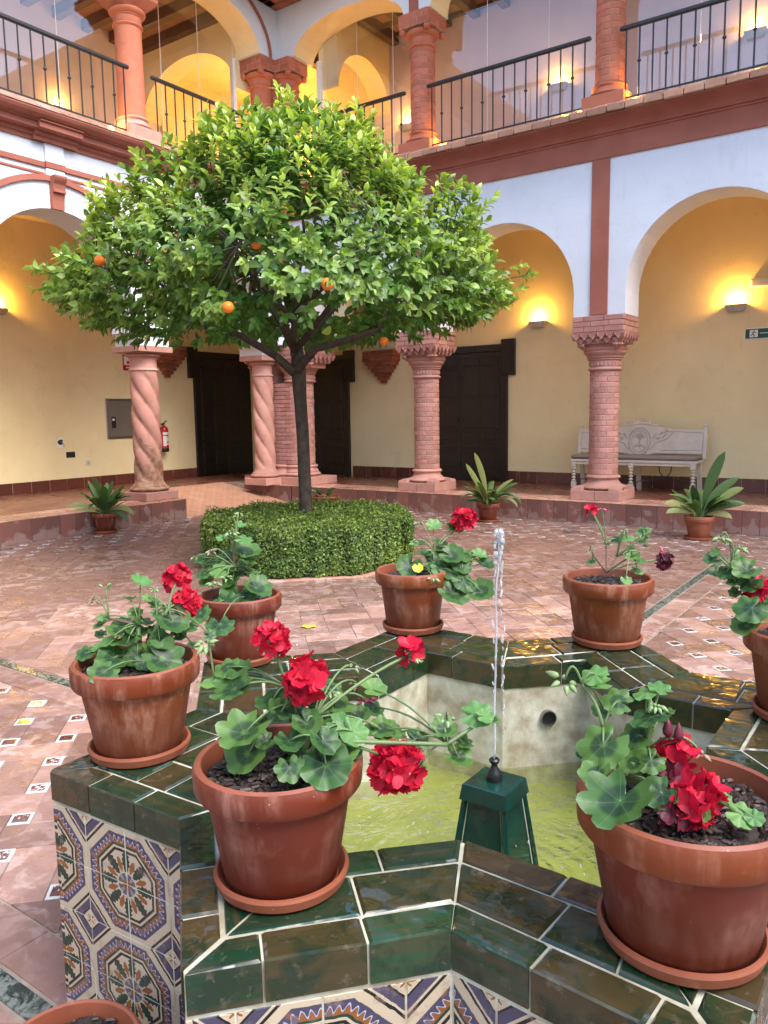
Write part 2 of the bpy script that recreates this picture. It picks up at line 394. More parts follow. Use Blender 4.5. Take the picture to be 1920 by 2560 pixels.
M['soil']=simple('potting_soil',(.018,.011,.008),(.045,.028,.020),45,.8,.8,110,.01)
M['chip']=simple('bark_chip',(.05,.028,.018),(.025,.015,.011),30,.5,.5,120,rv=.5)

def leafmat(name, c, c2, tipc, vein=(.30,.42,.20), zone=None, rough=.35, uvv=True, trans=.25):
    g=N(name); P=g.pos()
    col=g.mix(g.ramp(g.noise(P,25,4),[(.35,0.),(.65,1.)]),c,c2)
    col=g.mix(g.rnd(),col,tipc) if not uvv=='attr' else col
    if uvv=='attr':
        a=g.n('ShaderNodeAttribute'); a.attribute_name='tint'
        col=g.mix(a.outputs['Fac'],col,tipc)
        b=g.n('ShaderNodeAttribute'); b.attribute_name='hue'
        col=g.hsv(col,.5,1,g.math('MULTIPLY_ADD',b.outputs['Fac'],.7,.65))
    elif uvv:
        s=g.n('ShaderNodeSeparateXYZ'); g.l(g.n('ShaderNodeUVMap').outputs[0],s.inputs[0]); X,Y=s.outputs[0],s.outputs[1]
        rad=g.math('SQRT',g.math('ADD',g.math('MULTIPLY',X,X),g.math('MULTIPLY',Y,Y)))
        ang=g.math('ARCTAN2',X,Y)
        cs=g.math('COSINE',g.math('MULTIPLY',ang,7))
        th=g.math('SUBTRACT',1,g.math('DIVIDE',.0022,g.math('MULTIPLY',g.math('MULTIPLY_ADD',rad,rad,.012),1)))
        vn=g.math('GREATER_THAN',cs,th)
        if zone: col=g.mix(g.ramp(g.math('ADD',rad,g.math('MULTIPLY',g.noise(P,30,3),.25)),[(.18,.0),(.32,.8),(.56,.75),(.68,0.)]),col,zone)
        col=g.mix(g.math('MULTIPLY',vn,.22),col,vein)
        col=g.mix(g.ramp(rad,[(.85,0.),(1.,.25)]),col,vein)
    g.set(col=col,rough=rough+.08,spec=.4,nor=g.bump(g.noise(P,60,3),.25,.004))
    tr=g.n('ShaderNodeBsdfTranslucent'); g.l(g.hsv(col,.49,1.15,1.6),tr.inputs[0])
    mx=g.n('ShaderNodeMixShader'); mx.inputs[0].default_value=trans; g.l(g.p.outputs[0],mx.inputs[1]); g.l(tr.outputs[0],mx.inputs[2]); g.l(mx.outputs[0],g.out.inputs[0])
    return g.m
M['gleaf']=leafmat('geranium_leaf',(.040,.112,.024),(.020,.066,.013),(.09,.18,.035),zone=(.010,.030,.013),vein=(.20,.32,.14))
M['gleaf_light']=leafmat('young_geranium_leaf',(.11,.25,.07),(.07,.18,.045),(.15,.29,.07))
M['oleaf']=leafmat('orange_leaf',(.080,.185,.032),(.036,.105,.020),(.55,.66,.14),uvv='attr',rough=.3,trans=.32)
M['hleaf']=leafmat('hedge_leaf',(.085,.150,.034),(.045,.095,.022),(.34,.44,.08),uvv='attr',rough=.4)
M['aleaf']=leafmat('strap_leaf',(.022,.060,.020),(.014,.042,.015),(.10,.18,.05),uvv=False,rough=.3)
M['aleaf_pale']=leafmat('pale_strap_leaf',(.16,.24,.06),(.22,.24,.08),(.30,.28,.10),uvv=False,rough=.4)
M['stem']=simple('green_stem',(.14,.22,.075),(.10,.15,.055),20,.5,.1,80)
M['stem_brown']=simple('woody_stem',(.16,.10,.065),(.10,.06,.04),20,.6,.2,80)
g=N('red_petal'); P=g.pos()
col=g.mix(g.rnd(),(.62,.010,.040),(.44,.005,.022)); col=g.mix(g.ramp(g.noise(P,70,3),[(.4,0.),(.7,.5)]),col,(.60,.02,.07))
g.set(col=col,rough=.5,spec=.3)
tr=g.n('ShaderNodeBsdfTranslucent'); g.l(col,tr.inputs[0]); mx=g.n('ShaderNodeMixShader'); mx.inputs[0].default_value=.3
g.l(g.p.outputs[0],mx.inputs[1]); g.l(tr.outputs[0],mx.inputs[2]); g.l(mx.outputs[0],g.out.inputs[0]); M['petal']=g.m
M['petal_dark']=simple('withered_petal',(.14,.008,.025),(.06,.006,.012),40,.6,.2,80)
M['bud']=simple('geranium_bud',(.24,.34,.14),(.18,.26,.10),40,.5,.1,80)
M['pinkbud']=simple('pink_bud',(.70,.10,.25),(.6,.05,.15),40,.5,.1,80)
M['dry']=simple('dried_flower',(.38,.28,.19),(.20,.12,.08),40,.7,.1,80)
M['blossom']=simple('orange_blossom',(.75,.74,.66),(.65,.66,.55),20,.5,.05,80)
g=N('orange_skin'); P=g.pos(); M['orange']=g.set(col=g.mix(g.rnd(),(.75,.22,.012),(.70,.14,.01)),rough=.4,nor=g.bump(g.noise(P,160,2),.3,.003))
M['petal_fallen']=simple('yellow_leaf',(.70,.60,.04),(.62,.5,.03),20,.4,.1,60)

def glassmat(name, tint=(1,1,1), rough=.0, ior=1.5, boost=1.0):
    g=N(name); g.t.nodes.remove(g.p)
    fr=g.n('ShaderNodeFresnel'); fr.inputs[0].default_value=ior
    gl=g.n('ShaderNodeBsdfGlossy'); gl.inputs['Roughness'].default_value=rough
    tr=g.n('ShaderNodeBsdfTransparent'); tr.inputs[0].default_value=(*tint,1)
    mx=g.n('ShaderNodeMixShader'); lw=g.n('ShaderNodeLayerWeight'); f0=((ior-1)/(ior+1))**2; sch=g.math('MULTIPLY_ADD',g.math('POWER',lw.outputs['Facing'],5),1-f0,f0); g.lw=lw; g.l(g.math('MULTIPLY',sch,boost,clamp=True),mx.inputs[0]); g.l(tr.outputs[0],mx.inputs[1]); g.l(gl.outputs[0],mx.inputs[2]); g.l(mx.outputs[0],g.out.inputs[0])
    g.gl=gl; g.fr=fr; return g
M['glass']=glassmat('window_glass',(.95,.95,.97),0,1.5,1.7).m
g=glassmat('basin_water',(.80,.84,.62),.03,1.33,1.9); P=g.pos()
wv=g.n('ShaderNodeTexWave'); 
nb=g.bump(g.noise(P,10,4,.6,1.2),.7,.04); nb=g.bump(g.noise(P,40,3),.4,.010,nb)
sp_=g.n('ShaderNodeSeparateXYZ'); g.l(P,sp_.inputs[0])
dx_=g.math('ADD',sp_.outputs[0],.885); dy_=g.math('SUBTRACT',sp_.outputs[1],1.70)
rd_=g.math('SQRT',g.math('ADD',g.math('MULTIPLY',dx_,dx_),g.math('MULTIPLY',dy_,dy_)))
rip=g.math('MULTIPLY',g.math('SINE',g.math('MULTIPLY_ADD',rd_,165,g.math('MULTIPLY',g.noise(P,7,3),9))),g.math('POWER',2.718,g.math('MULTIPLY',rd_,-4.5)))
nb=g.bump(rip,.8,.006,nb)
g.l(nb,g.gl.inputs['Normal']); g.l(nb,g.lw.inputs['Normal']); M['water']=g.m
g=N('jet_water'); M['jet']=g.set(col=(.92,.95,1),rough=.05,trans=.72,ior=1.33,spec=.8)
g=N('foam_water'); M['foam']=g.set(col=(.85,.88,.92),rough=.12,trans=.75,ior=1.33,spec=.6)
g=N('algae_basin'); P=g.pos()
col=g.mix(g.ramp(g.noise(P,3.2,4),[(.35,0.),(.65,1.)]),(.38,.37,.09),(.25,.26,.085))
col=g.mix(g.ramp(g.noise(P,22,5,.6,1.5),[(.45,0.),(.70,.4)]),col,(.46,.45,.13))
M['algae']=g.set(col=col,rough=.6)
g=N('stained_limewash'); P=g.pos(); s=g.n('ShaderNodeSeparateXYZ'); g.l(P,s.inputs[0])
vs=g.noise(g.mapv(P,(24,24,1.5)),1,6,.7,.2); bl=g.noise(g.mapv(P,(5,5,2.5)),1,4,.6)
dk=g.math('MULTIPLY',g.ramp(vs,[(.50,0.),(.60,1.)]),g.ramp(bl,[(.40,.15),(.52,1.)]))
cr=g.n('ShaderNodeTexVoronoi'); cr.feature='DISTANCE_TO_EDGE'; g.l(g.mix(.25,P,g.noise(P,9,4),'ADD'),cr.inputs[0]); cr.inputs['Scale'].default_value=6
crk=g.ramp(cr.outputs[0],[(0.,1.),(.03,0.)])
col=g.mix(g.ramp(g.noise(P,12,5),[(.35,0.),(.7,1.)]),(.90,.90,.90),(.82,.82,.81))
col=g.mix(g.math('MULTIPLY',dk,.92),col,(.07,.06,.045))
col=g.mix(g.math('MULTIPLY',crk,.75),col,(.12,.10,.08))
M['basin']=g.set(col=col,rough=.7,nor=g.bump(g.math('MULTIPLY_ADD',crk,-.6,g.noise(P,40,5)),.4,.006))
def emis(name,c,s):
    g=N(name); return g.set(col=c,emis=c,est=s,rough=.5)
M['lamp_glow']=emis('lamp_glow',(1,.72,.25),6)
#SECTION2
# ================================================================ LARGE STRUCTURE
XW, YN = -9.47, 10.5
FN = lambda u,d,z: (u, YN+d, z)
FW = lambda u,d,z: (XW-d, u, z)
FS = lambda u,d,z: (u, -6.9-d, z)
FE = lambda u,d,z: (7.6+d, u, z)
ZG = .30        # gallery floor
ZU = 5.45       # upper gallery floor

def tri_clip(poly, keep):
    """clip a 2-D polygon by half planes (nx,ny,c): nx*x+ny*y<=c"""
    for nx,ny,c in keep:
        out=[]
        for i in range(len(poly)):
            a,b=poly[i],poly[(i+1)%len(poly)]
            da=nx*a[0]+ny*a[1]-c; db=nx*b[0]+ny*b[1]-c
            if da<=0: out.append(a)
            if (da<0)!=(db<0) and abs(da-db)>1e-9:
                t=da/(da-db); out.append((a[0]+(b[0]-a[0])*t,a[1]+(b[1]-a[1])*t))
        poly=out
        if len(poly)<3: return []
    return poly
def area(p): return abs(sum(p[i][0]*p[(i+1)%len(p)][1]-p[(i+1)%len(p)][0]*p[i][1] for i in range(len(p))))/2
def clean(p):
    q=[]
    for a in p:
        if not q or math.hypot(a[0]-q[-1][0],a[1]-q[-1][1])>.004: q.append(a)
    if len(q)>2 and math.hypot(q[0][0]-q[-1][0],q[0][1]-q[-1][1])<.004: q.pop()
    return q
def inset(p, d):
    n=len(p); sgn=1 if sum(p[i][0]*p[(i+1)%n][1]-p[(i+1)%n][0]*p[i][1] for i in range(n))>0 else -1
    keep=[]
    for i in range(n):
        a,b=p[i],p[(i+1)%n]; L=math.hypot(b[0]-a[0],b[1]-a[1])
        if L<1e-5: continue
        nx,ny=(b[1]-a[1])/L*sgn,-(b[0]-a[0])/L*sgn
        keep.append((nx,ny,nx*a[0]+ny*a[1]-d))
    return tri_clip(list(p),keep)

# ---- courtyard ground: mortar sheet with every tile laid on it
mb=MB(); mb.box(-45,45,-45,45,-.5,-.005)
ground=tag(mb.build('courtyard_ground',M['grout']),kind='structure')
STRIPX=(-1.775,-1.705); STRIPX2=(-.165,-.095); STRIPY=(2.53,2.60); STRIPY2=(.97,1.04)
rot=lambda s,t:((s-t)*.70710678,(s+t)*.70710678)
def herring(region,a=.175):
    out=[]
    x0,x1,y0,y1=region; keep=[(1,0,x1),(-1,0,-x0),(0,1,y1),(0,-1,-y0)]
    for i in range(-70,71):
        for j in range(-45,46):
            ox,oy=-i+2*j,i+2*j
            for (w0,w1,h0,h1) in ((0,2,0,1),(2,3,0,2)):
                c=rot((ox+(w0+w1)/2)*a,(oy+(h0+h1)/2)*a)
                if not (x0-.3<c[0]<x1+.3 and y0-.3<c[1]<y1+.3): continue
                P=[rot((ox+x)*a,(oy+y)*a) for x,y in ((w0,h0),(w1,h0),(w1,h1),(w0,h1))]
                q=clean(tri_clip(P,keep))
                if len(q)>2 and area(q)>.0025: out.append(('tile',inset(q,.0022)))
    return out
def inserts(region,l=.0875):
    out=[]
    x0,x1,y0,y1=region; keep=[(1,0,x1),(-1,0,-x0),(0,1,y1),(0,-1,-y0)]
    off=rot(0,0); S0,T0=-.675-.03,2.03-.03   # one painted insert of the photograph fixes the lattice
    for i in range(-60,61):
        for j in range(-60,61):
            bx,by=3*i*l,3*j*l
            rects=[('insert',0,1,0,1)]
            rects.append(('tile',0,4,1,3) if (i+j)%2==0 else ('tile',1,3,0,4))
            for nm,w0,w1,h0,h1 in rects:
                P=[rot(S0+bx+x*l,T0+by+y*l) for x,y in ((w0,h0),(w1,h0),(w1,h1),(w0,h1))]
                cx=sum(p[0] for p in P)/4; cy=sum(p[1] for p in P)/4
                if not (x0-.3<cx<x1+.3 and y0-.3<cy<y1+.3): continue
                q=clean(tri_clip(P,keep))
                if len(q)>2 and area(q)>.0012: out.append((nm,inset(q,.002)))
    return out
def row(x0,x1,y0,y1,step=.35):
    out=[]
    L=(x1-x0) if (x1-x0)>(y1-y0) else (y1-y0)
    n=max(1,round(L/step))
    for k in range(n):
        a,b=k/n,(k+1)/n
        if (x1-x0)>(y1-y0): p=[(x0+(x1-x0)*a,y0),(x0+(x1-x0)*b,y0),(x0+(x1-x0)*b,y1),(x0+(x1-x0)*a,y1)]
        else: p=[(x0,y0+(y1-y0)*a),(x1,y0+(y1-y0)*a),(x1,y0+(y1-y0)*b),(x0,y0+(y1-y0)*b)]
        out.append(('tile',inset(p,.0022)))
    return out
RW,RN=-8.02,8.62          # lines of the border band
tiles=[]
tiles+=herring((RW,-1.785,2.61,RN-.02)); tiles+=herring((RW,-1.785,-2.5,.96)); tiles+=herring((-.085,4,2.61,RN-.02))
tiles+=inserts((RW,-1.715,1.214,2.356)); tiles+=inserts((-.155,4.,1.05,2.52)); tiles+=inserts((-1.7,-.17,-3.,.96)); tiles+=herring((-.085,4,-2.5,.96)); tiles+=row(-1.70,-.17,2.545,2.60); tiles+=inserts((-1.52,-.35,2.61,RN-.02))
tiles+=inserts((XW-.2,RW-.20,-1.5,10.32)); tiles+=inserts((RW-.20,4.,RN+.18,10.32))
tiles+=row(RW,-1.785,2.36,2.52); tiles+=row(RW,-1.785,1.05,1.21); tiles+=row(-1.695,-1.53,2.61,RN-.02); tiles+=row(-.34,-.175,2.61,RN-.02)
tiles+=row(RW-.19,RW-.01,-1.5,RN+.17); tiles+=row(RW,4.,RN-.01,RN+.17)
fwd=Vector((_fw.x,_fw.y))
def near(p):
    cx=sum(q[0] for q in p)/len(p); cy=sum(q[1] for q in p)/len(p)
    v=Vector((cx,cy,0))-CAM; dz=v.dot(_fw)
    if dz<.3: return 0
    X=v.dot(_r)/dz*F_PX; Y=-v.dot(_u)/dz*F_PX
    if abs(X)>1010 or Y>1340: return 0
    if ((cx+.935)**2+(cy-1.785)**2)<.72**2: return 0     # under the fountain
    return area(p)*abs(v.z)/(dz**3)
tl=[(near(p),nm,p) for nm,p in tiles if len(p)>2 and not ((sum(q[0] for q in p)/len(p)+.935)**2+(sum(q[1] for q in p)/len(p)-1.785)**2)<.66**2]
for kind_,mat_,pname,sname in (('tile',M['tile'],'tile','far_tiles'),('insert',M['insert'],'painted_insert','far_painted_inserts')):
    L_=sorted([t for t in tl if t[1]==kind_],key=lambda t:-t[0])
    far=MB()
    for k,(s_,_,p) in enumerate(L_):
        c=Vector((sum(q[0] for q in p)/len(p),sum(q[1] for q in p)/len(p))); z=random.uniform(-.0015,.0015)
        if kind_=='insert': z+=.001
        if k<300 and s_>0:
            lp=[(q[0]-c.x,q[1]-c.y) for q in p]
            if kind_=='insert': lp=[(x*.7071+y*.7071,-x*.7071+y*.7071) for x,y in lp]
            b=MB(); b.prism(lp,-.02,0,.002)
            o=b.build(pname,mat_,ground,loc=(c.x,c.y,z))
            if kind_=='insert': o.rotation_euler=(0,0,PI/4)
            else: o.rotation_euler=(random.uniform(-.004,.004),random.uniform(-.004,.004),0)
        else: far.prism(p,-.02,z,.002)
    tag(far.build(sname,mat_,ground),kind='stuff')
def strip(x0,x1,y0,y1):
    L=max(x1-x0,y1-y0); n=round(L/.3); acc=0
    for k in range(n):
        a,b=k/n,(k+1)/n; b_=MB()
        if x1-x0>y1-y0: b_.prism(inset([(x0+L*a,y0),(x0+L*b,y0),(x0+L*b,y1),(x0+L*a,y1)],.002),-.02,.001,.002)
        else: b_.prism(inset([(x0,y0+L*a),(x1,y0+L*a),(x1,y0+L*b),(x0,y0+L*b)],.002),-.02,.001,.002)
        b_.build('marble_strip',M['marble'],ground)
strip(STRIPX[0],STRIPX[1],2.62,RN-.03); strip(STRIPX2[0],STRIPX2[1],2.62,RN-.03)
strip(RW,STRIPX[0]-.01,*STRIPY); strip(RW,STRIPX[0]-.01,*STRIPY2)
# in-ground lamps: round steel and glass discs
for k,(x,y,lb) in enumerate(((-9.0,7.60,'round steel floor light before the twisted column by the ramp'),(-3.77,9.46,'round steel floor light before the right hand step'),(-9.05,4.93,'round steel floor light cut off by the left edge of the photo'))):
    t=thing('ground_light',lb,'floor light',(x,y,.002),group='round lights let into the courtyard floor')
    MB().lathe([(.085,-.01),(.11,-.01),(.11,.004),(.105,.006),(.085,.006),(.085,-.01)],28,cap=False).build('rim',M['steel'],t,smooth='auto')
    MB().lathe([(.084,-.008),(.084,.003),(.0,.005)],28,cap=False).build('lens',M['glass'],t)
    MB().lathe([(.083,-.012),(.05,-.010),(.0,-.010)],20,cap=False).build('reflector',M['steel'],t)

# ---- steps and gallery floors
g=N('gallery_floor'); P=g.pos(); mp=g.mapv(P,(1,1,1),(0,0,PI/4))
br=g.n('ShaderNodeTexBrick'); g.l(mp,br.inputs[0]); br.inputs['Scale'].default_value=1; br.inputs['Brick Width'].default_value=.34; br.inputs['Row Height'].default_value=.17; br.inputs['Mortar Size'].default_value=.006
br.inputs['Color1'].default_value=(.21,.075,.045,1); br.inputs['Color2'].default_value=(.15,.052,.033,1); br.inputs['Mortar'].default_value=(.16,.10,.07,1)
wt=g.ramp(g.noise(P,1.6,4),[(.4,0.),(.6,1.)])
M['gfloor']=g.set(col=br.outputs[0],rough=g.mix(wt,(.42,)*3,(.22,)*3),nor=g.bump(g.math('SUBTRACT',1,br.outputs[1]),.3,.004),spec=.45)
dR=.18
mb=MB(); mb.box(-12.6,8.2,YN-dR+.012,13.2,-.3,ZG-.012); mb.box(-12.9,XW+dR-.012,-7,7.93,-.3,ZG-.012); mb.box(-12.9,-11.0,7.93,YN-dR+.012,-.3,ZG-.012); mb.box(-10.45,XW+dR,YN-dR+.012,YN,-.3,ZG-.012)
step=tag(mb.build('gallery_step',M['grout']),kind='structure')
mb=MB(); mb.box(-12.6,8.2,YN+.42,13.2,ZG-.012,ZG); mb.box(-12.9,XW-.42,-7,7.93,ZG-.012,ZG+.001); mb.box(-12.9,-11.0,7.93,YN+.42,ZG-.012,ZG+.0005)
tag(mb.build('gallery_floor',M['gfloor']),kind='structure')
# riser tiles and pale tread tiles, one by one
def course(F,u0,u1,d0,d1,z0,z1,width,name,mat,parent,jit=.0,gap=.003,cham=.004):
    n=max(1,round((u1-u0)/width)); pos=[u0+(u1-u0)*k/n for k in range(n+1)]
    for k in range(n):
        a=pos[k]+gap; b=pos[k+1]-gap; dj=random.uniform(-jit,jit)
        mb=MB(); mb.bbox(-(b-a)/2,(b-a)/2,d0+dj,d1,z0,z1,cham)
        c=(a+b)/2
        mb.map(lambda x,y,z:F(x,y,z) if False else (x,y,z))
        me=mb.mesh(name,mat)
        o=link(name,me,parent)
        if F is FN: o.location=(c,YN,0)
        elif F is FW: o.rotation_euler=(0,0,PI/2); o.location=(XW,c,0)
course(FN,-9.28,4.,-dR,-dR+.012,.0,ZG-.004,.205,'riser_tile',M['riser'],step,.0015)
course(FN,-10.44,-9.30,-dR,-dR+.012,.0,ZG-.004,.28,'riser_tile',M['riser'],step,.0015)
course(FW,-1.6,7.92,-dR,-dR+.012,.0,ZG-.004,.205,'riser_tile',M['riser'],step,.0015)
course(FN,-10.44,4.,-dR-.004,.12,ZG-.012,ZG+.002,.31,'tread_tile',M['tread'],step,.001)
course(FN,-10.44,4.,.125,.42,ZG-.012,ZG+.001,.31,'tread_tile',M['tread'],step,.001)
course(FW,-1.6,7.92,-dR-.004,.12,ZG-.012,ZG+.002,.31,'tread_tile',M['tread'],step,.001)
course(FW,-1.6,7.92,.125,.42,ZG-.012,ZG+.001,.31,'tread_tile',M['tread'],step,.001)
mb=MB(); mb.box(XW+dR-.02,XW+dR,7.92,7.95,0,ZG)
mb.box(-11.0,XW+dR-.02,7.932,7.95,0,ZG-.001); mb.build('riser_end',M['riser'],step)
# brick ramp between the twisted column and the corner
ramp=MB(); ramp.add([(-11.0,7.95,ZG-.002),(-11.0,YN-dR,ZG-.002),(-9.35,YN-dR,-.004),(-9.35,7.95,-.004),(-11.0,7.95,-.2),(-11.0,YN-dR,-.2),(-9.35,YN-dR,-.2),(-9.35,7.95,-.2)],[(0,1,2,3),(4,7,6,5),(0,3,7,4),(1,5,6,2),(3,2,6,7),(0,4,5,1)])
ramp_o=tag(ramp.build('brick_ramp',M['pale_mortar']),kind='structure')
bk=MB()
def herr_ramp():
    a=.065; keep=[(1,0,-9.36),(-1,0,11.0),(0,1,YN-dR-.005),(0,-1,-7.955)]
    for i in range(-80,81):
        for j in range(-60,61):
            ox,oy=-i+2*j,i+2*j
            for (w0,w1,h0,h1) in ((0,2,0,1),(2,3,0,2)):
                P_=[((-10.2+(ox+x)*a*1.0),(9.1+(oy+y)*a)) for x,y in ((w0,h0),(w1,h0),(w1,h1),(w0,h1))]
                c=(sum(p[0] for p in P_)/4,sum(p[1] for p in P_)/4)
                if not(-11.1<c[0]<-9.3 and 7.9<c[1]<10.4): continue
                q=clean(tri_clip(P_,keep))
                if len(q)<3 or area(q)<.001: continue
                q=inset(q,.004)
                if len(q)<3: continue
                zf=lambda x:-.004+(ZG+.002)*(-9.35-x)/1.65
                n=len(q); bk.add([(x,y,zf(x)-.01) for x,y in q]+[(x,y,zf(x)+.006) for x,y in q],[tuple(range(n,2*n))]+[(i_,(i_+1)%n,n+(i_+1)%n,n+i_) for i_ in range(n)])
herr_ramp()
tag(bk.build('paving_bricks',M['brick_edge'],ramp_o),kind='stuff')

# ---- walls with arches
def arch_z(u,op):
    c,hw,zs,rise=op; t=(u-c)/hw
    return zs+rise*math.sqrt(max(0,1-t*t))
def wall(name,F,u0,u1,z0,z1,ops,thick,mat,soffit=None,seg=28,d0=0.,parent=None):
    us=[u0]
    for op in ops:
        c,hw=op[0],op[1]
        us+= [c-hw]+[c-hw*math.cos(PI*k/seg) for k in range(1,seg)]+[c+hw]
    us.append(u1)
    front=MB(); sof=MB()
    def inside(a,b):
        mid=(a+b)/2
        for op in ops:
            if op[0]-op[1]-1e-6<mid<op[0]+op[1]+1e-6: return op
    for a,b in zip(us[:-1],us[1:]):
        if b-a<1e-6: continue
        op=inside(a,b)
        za=arch_z(a,op) if op else z0; zb=arch_z(b,op) if op else z0
        front.add([F(a,d0,za),F(b,d0,zb),F(b,d0,z1),F(a,d0,z1)],[(0,1,2,3)])
        front.add([F(a,d0+thick,za),F(b,d0+thick,zb),F(b,d0+thick,z1),F(a,d0+thick,z1)],[(3,2,1,0)])
        (sof if op else front).add([F(a,d0,za),F(b,d0,zb),F(b,d0+thick,zb),F(a,d0+thick,za)],[(0,1,2,3)])
        front.add([F(a,d0,z1),F(b,d0,z1),F(b,d0+thick,z1),F(a,d0+thick,z1)],[(0,1,2,3)])
    for op in ops:
        for s_ in(-1,1):
            u=op[0]+s_*op[1]; sof.add([F(u,d0,z0),F(u,d0+thick,z0),F(u,d0+thick,op[2]),F(u,d0,op[2])],[(0,1,2,3)])
    for u in(u0,u1): front.add([F(u,d0,z0),F(u,d0+thick,z0),F(u,d0+thick,z1),F(u,d0,z1)],[(0,1,2,3)])
    o=front.build(name,mat,parent)
    if soffit is not None:
        so_=sof.build('arch_soffit',soffit,o,smooth=False)
    else:
        so_=sof.build('arch_soffit',mat,o)
    return o
NC=[-6.75,-3.84,-.93,1.98,4.89]           # column axes on the right hand facade
WC=[7.68,4.73,1.78,-1.17,-4.12]           # on the left hand facade
nops=[(-7.97,.87,3.2,.87)]+[((a+b)/2,1.10,3.1,1.10) for a,b in zip(NC[:-1],NC[1:])]+[(6.35,1.1,3.1,1.1)]
wops=sorted([(8.99,.93,3.15,.93)]+[((a+b)/2,1.11,3.1,1.11) for a,b in zip(WC[:-1],WC[1:])])
TH=.56
north=tag(wall('north_arcade_wall',FN,XW-TH,7.6,2.80,5.0,nops,TH,M['white']),'white plastered arcade wall of round arches with red bands on the right','wall')
west=tag(wall('west_arcade_wall',FW,-6.9,YN,2.75,5.0,wops,TH,M['white']),'white plastered arcade wall with console and red arch mouldings on the left','wall')
def rbox(F,u0,u1,d0,d1,z0,z1,name,mat,parent,c=.004):
    mb=MB(); mb.bbox(u0,u1,d0,d1,z0,z1,c); mb.map(F); return mb.build(name,mat,parent)
for c in NC: rbox(FN,c-.12,c+.12,-.022,.01,2.81,4.80,'red_band',M['red'],north)
rbox(FN,XW+.0,7.6,-.028,.01,4.80,5.075,'red_band',M['red'],north)
# cornice: moulded profile swept along the wall
def sweep(F,u0,u1,prof,name,mat,parent):
    mb=MB(); n=len(prof); vs=[F(u0,d,z) for d,z in prof]+[F(u1,d,z) for d,z in prof]
    fs=[(i,(i+1)%n,n+(i+1)%n,n+i) for i in range(n)]+[tuple(range(n-1,-1,-1)),tuple(range(n,2*n))]
    mb.add(vs,fs); return mb.build(name,mat,parent)
cove=[(0,5.07)]+[(-.045,5.07),(-.045,5.095),(-.075,5.10)]+[(-.075-.235*(1-math.cos(t*PI/2/6)),5.10+.125*math.sin(t*PI/2/6)) for t in range(1,7)]+[(-.33,5.225),(-.33,5.24),(0,5.24)]
cor=sweep(FN,XW+.33,7.6,cove,'cornice',M['red'],north)
# ragged brick edge of the ledge, then the sloping tile sill
k=0; u=XW+.37
while u<4.3:
    L_=random.uniform(.22,.27); mb=MB(); dj=random.uniform(-.008,.008); zt=random.uniform(-.004,.004)
    mb.bbox(-L_/2+.004,L_/2-.004,-.37+dj,-.05,5.243+zt,5.325+zt,.008)
    for i,v in enumerate(mb.v):
        if v[1]<-.3: mb.v[i]=(v[0],v[1]+random.uniform(-.006,.006),v[2]+random.uniform(-.005,.005))
    mb.build('ledge_brick',M['brick_edge'],cor,loc=(u+L_/2,YN,0)); u+=L_
u=XW+.35
while u<4.3:
    mb=MB(); mb.add([(0.004,-.345,5.322),(.296,-.345,5.322),(.296,-.02,ZU+.02),(.004,-.02,ZU+.02),(0.004,-.345,5.30),(.296,-.345,5.30),(.296,-.02,5.30),(.004,-.02,5.30)],[(0,1,2,3),(4,7,6,5),(0,4,5,1),(1,5,6,2),(2,6,7,3),(3,7,4,0)])
    mb.build('sill_tile',M['tread'],cor,loc=(u,YN,0)); u+=.3
# left facade mouldings
wprof=[(0,4.99),(-.03,4.99),(-.03,5.03),(-.07,5.05),(-.07,5.09),(-.17,5.10),(-.17,5.165),(-.20,5.17),(-.20,5.185),(-.27,5.20),(-.31,5.225),(-.335,5.26),(-.335,5.285),(0,5.285)]
wcor=sweep(FW,-6.9,YN-.33,wprof,'cornice',M['red'],west)
for c in (6.2,3.25,9.0):
    rp=[(d-.055 if d<-.02 else d,z) for d,z in wprof[:9]]+[(0,5.186)]
    sweep(FW,c-.30,c+.30,rp,'cornice_break',M['red'],wcor)
u=YN-.36
while u>-2:
    mb=MB(); mb.add([(0.004,-.335,5.287),(.246,-.335,5.287),(.246,-.02,ZU+.02),(.004,-.02,ZU+.02),(0.004,-.335,5.27),(.246,-.335,5.27),(.246,-.02,5.27),(.004,-.02,5.27)],[(0,1,2,3),(4,7,6,5),(0,4,5,1),(1,5,6,2),(2,6,7,3),(3,7,4,0)])
    mb.build('sill_tile',M['tread'],wcor,loc=(XW,u-.25,0)).rotation_euler=(0,0,PI/2); u-=.25
for a,b in ((-6.9,3.25-.14),(3.25+.14,6.2-.14),(6.2+.14,9.0-.14),(9.0+.14,YN)):
    rbox(FW,a,b,-.03,.01,4.69,4.757,'red_moulding',M['red'],west); rbox(FW,a,b,-.016,.01,4.60,4.63,'red_moulding',M['red'],west)
for c in (3.25,6.2,9.0):
    rbox(FW,c-.14,c+.14,-.055,.01,4.69,4.765,'red_moulding',M['red'],west); rbox(FW,c-.13,c+.13,-.04,.01,4.765,4.99,'pilaster',M['white'],west)
    rbox(FW,c-.13,c+.13,-.04,.01,4.60,4.69,'pilaster',M['white'],west)
    con=[(0,4.20),(-.05,4.20),(-.06,4.30),(-.075,4.39),(-.11,4.40),(-.11,4.43),(-.085,4.44),(-.10,4.50),(-.135,4.545),(-.15,4.575),(-.15,4.60),(0,4.60)]
    sweep(FW,c-.085,c+.085,con,'console',M['red'],west)
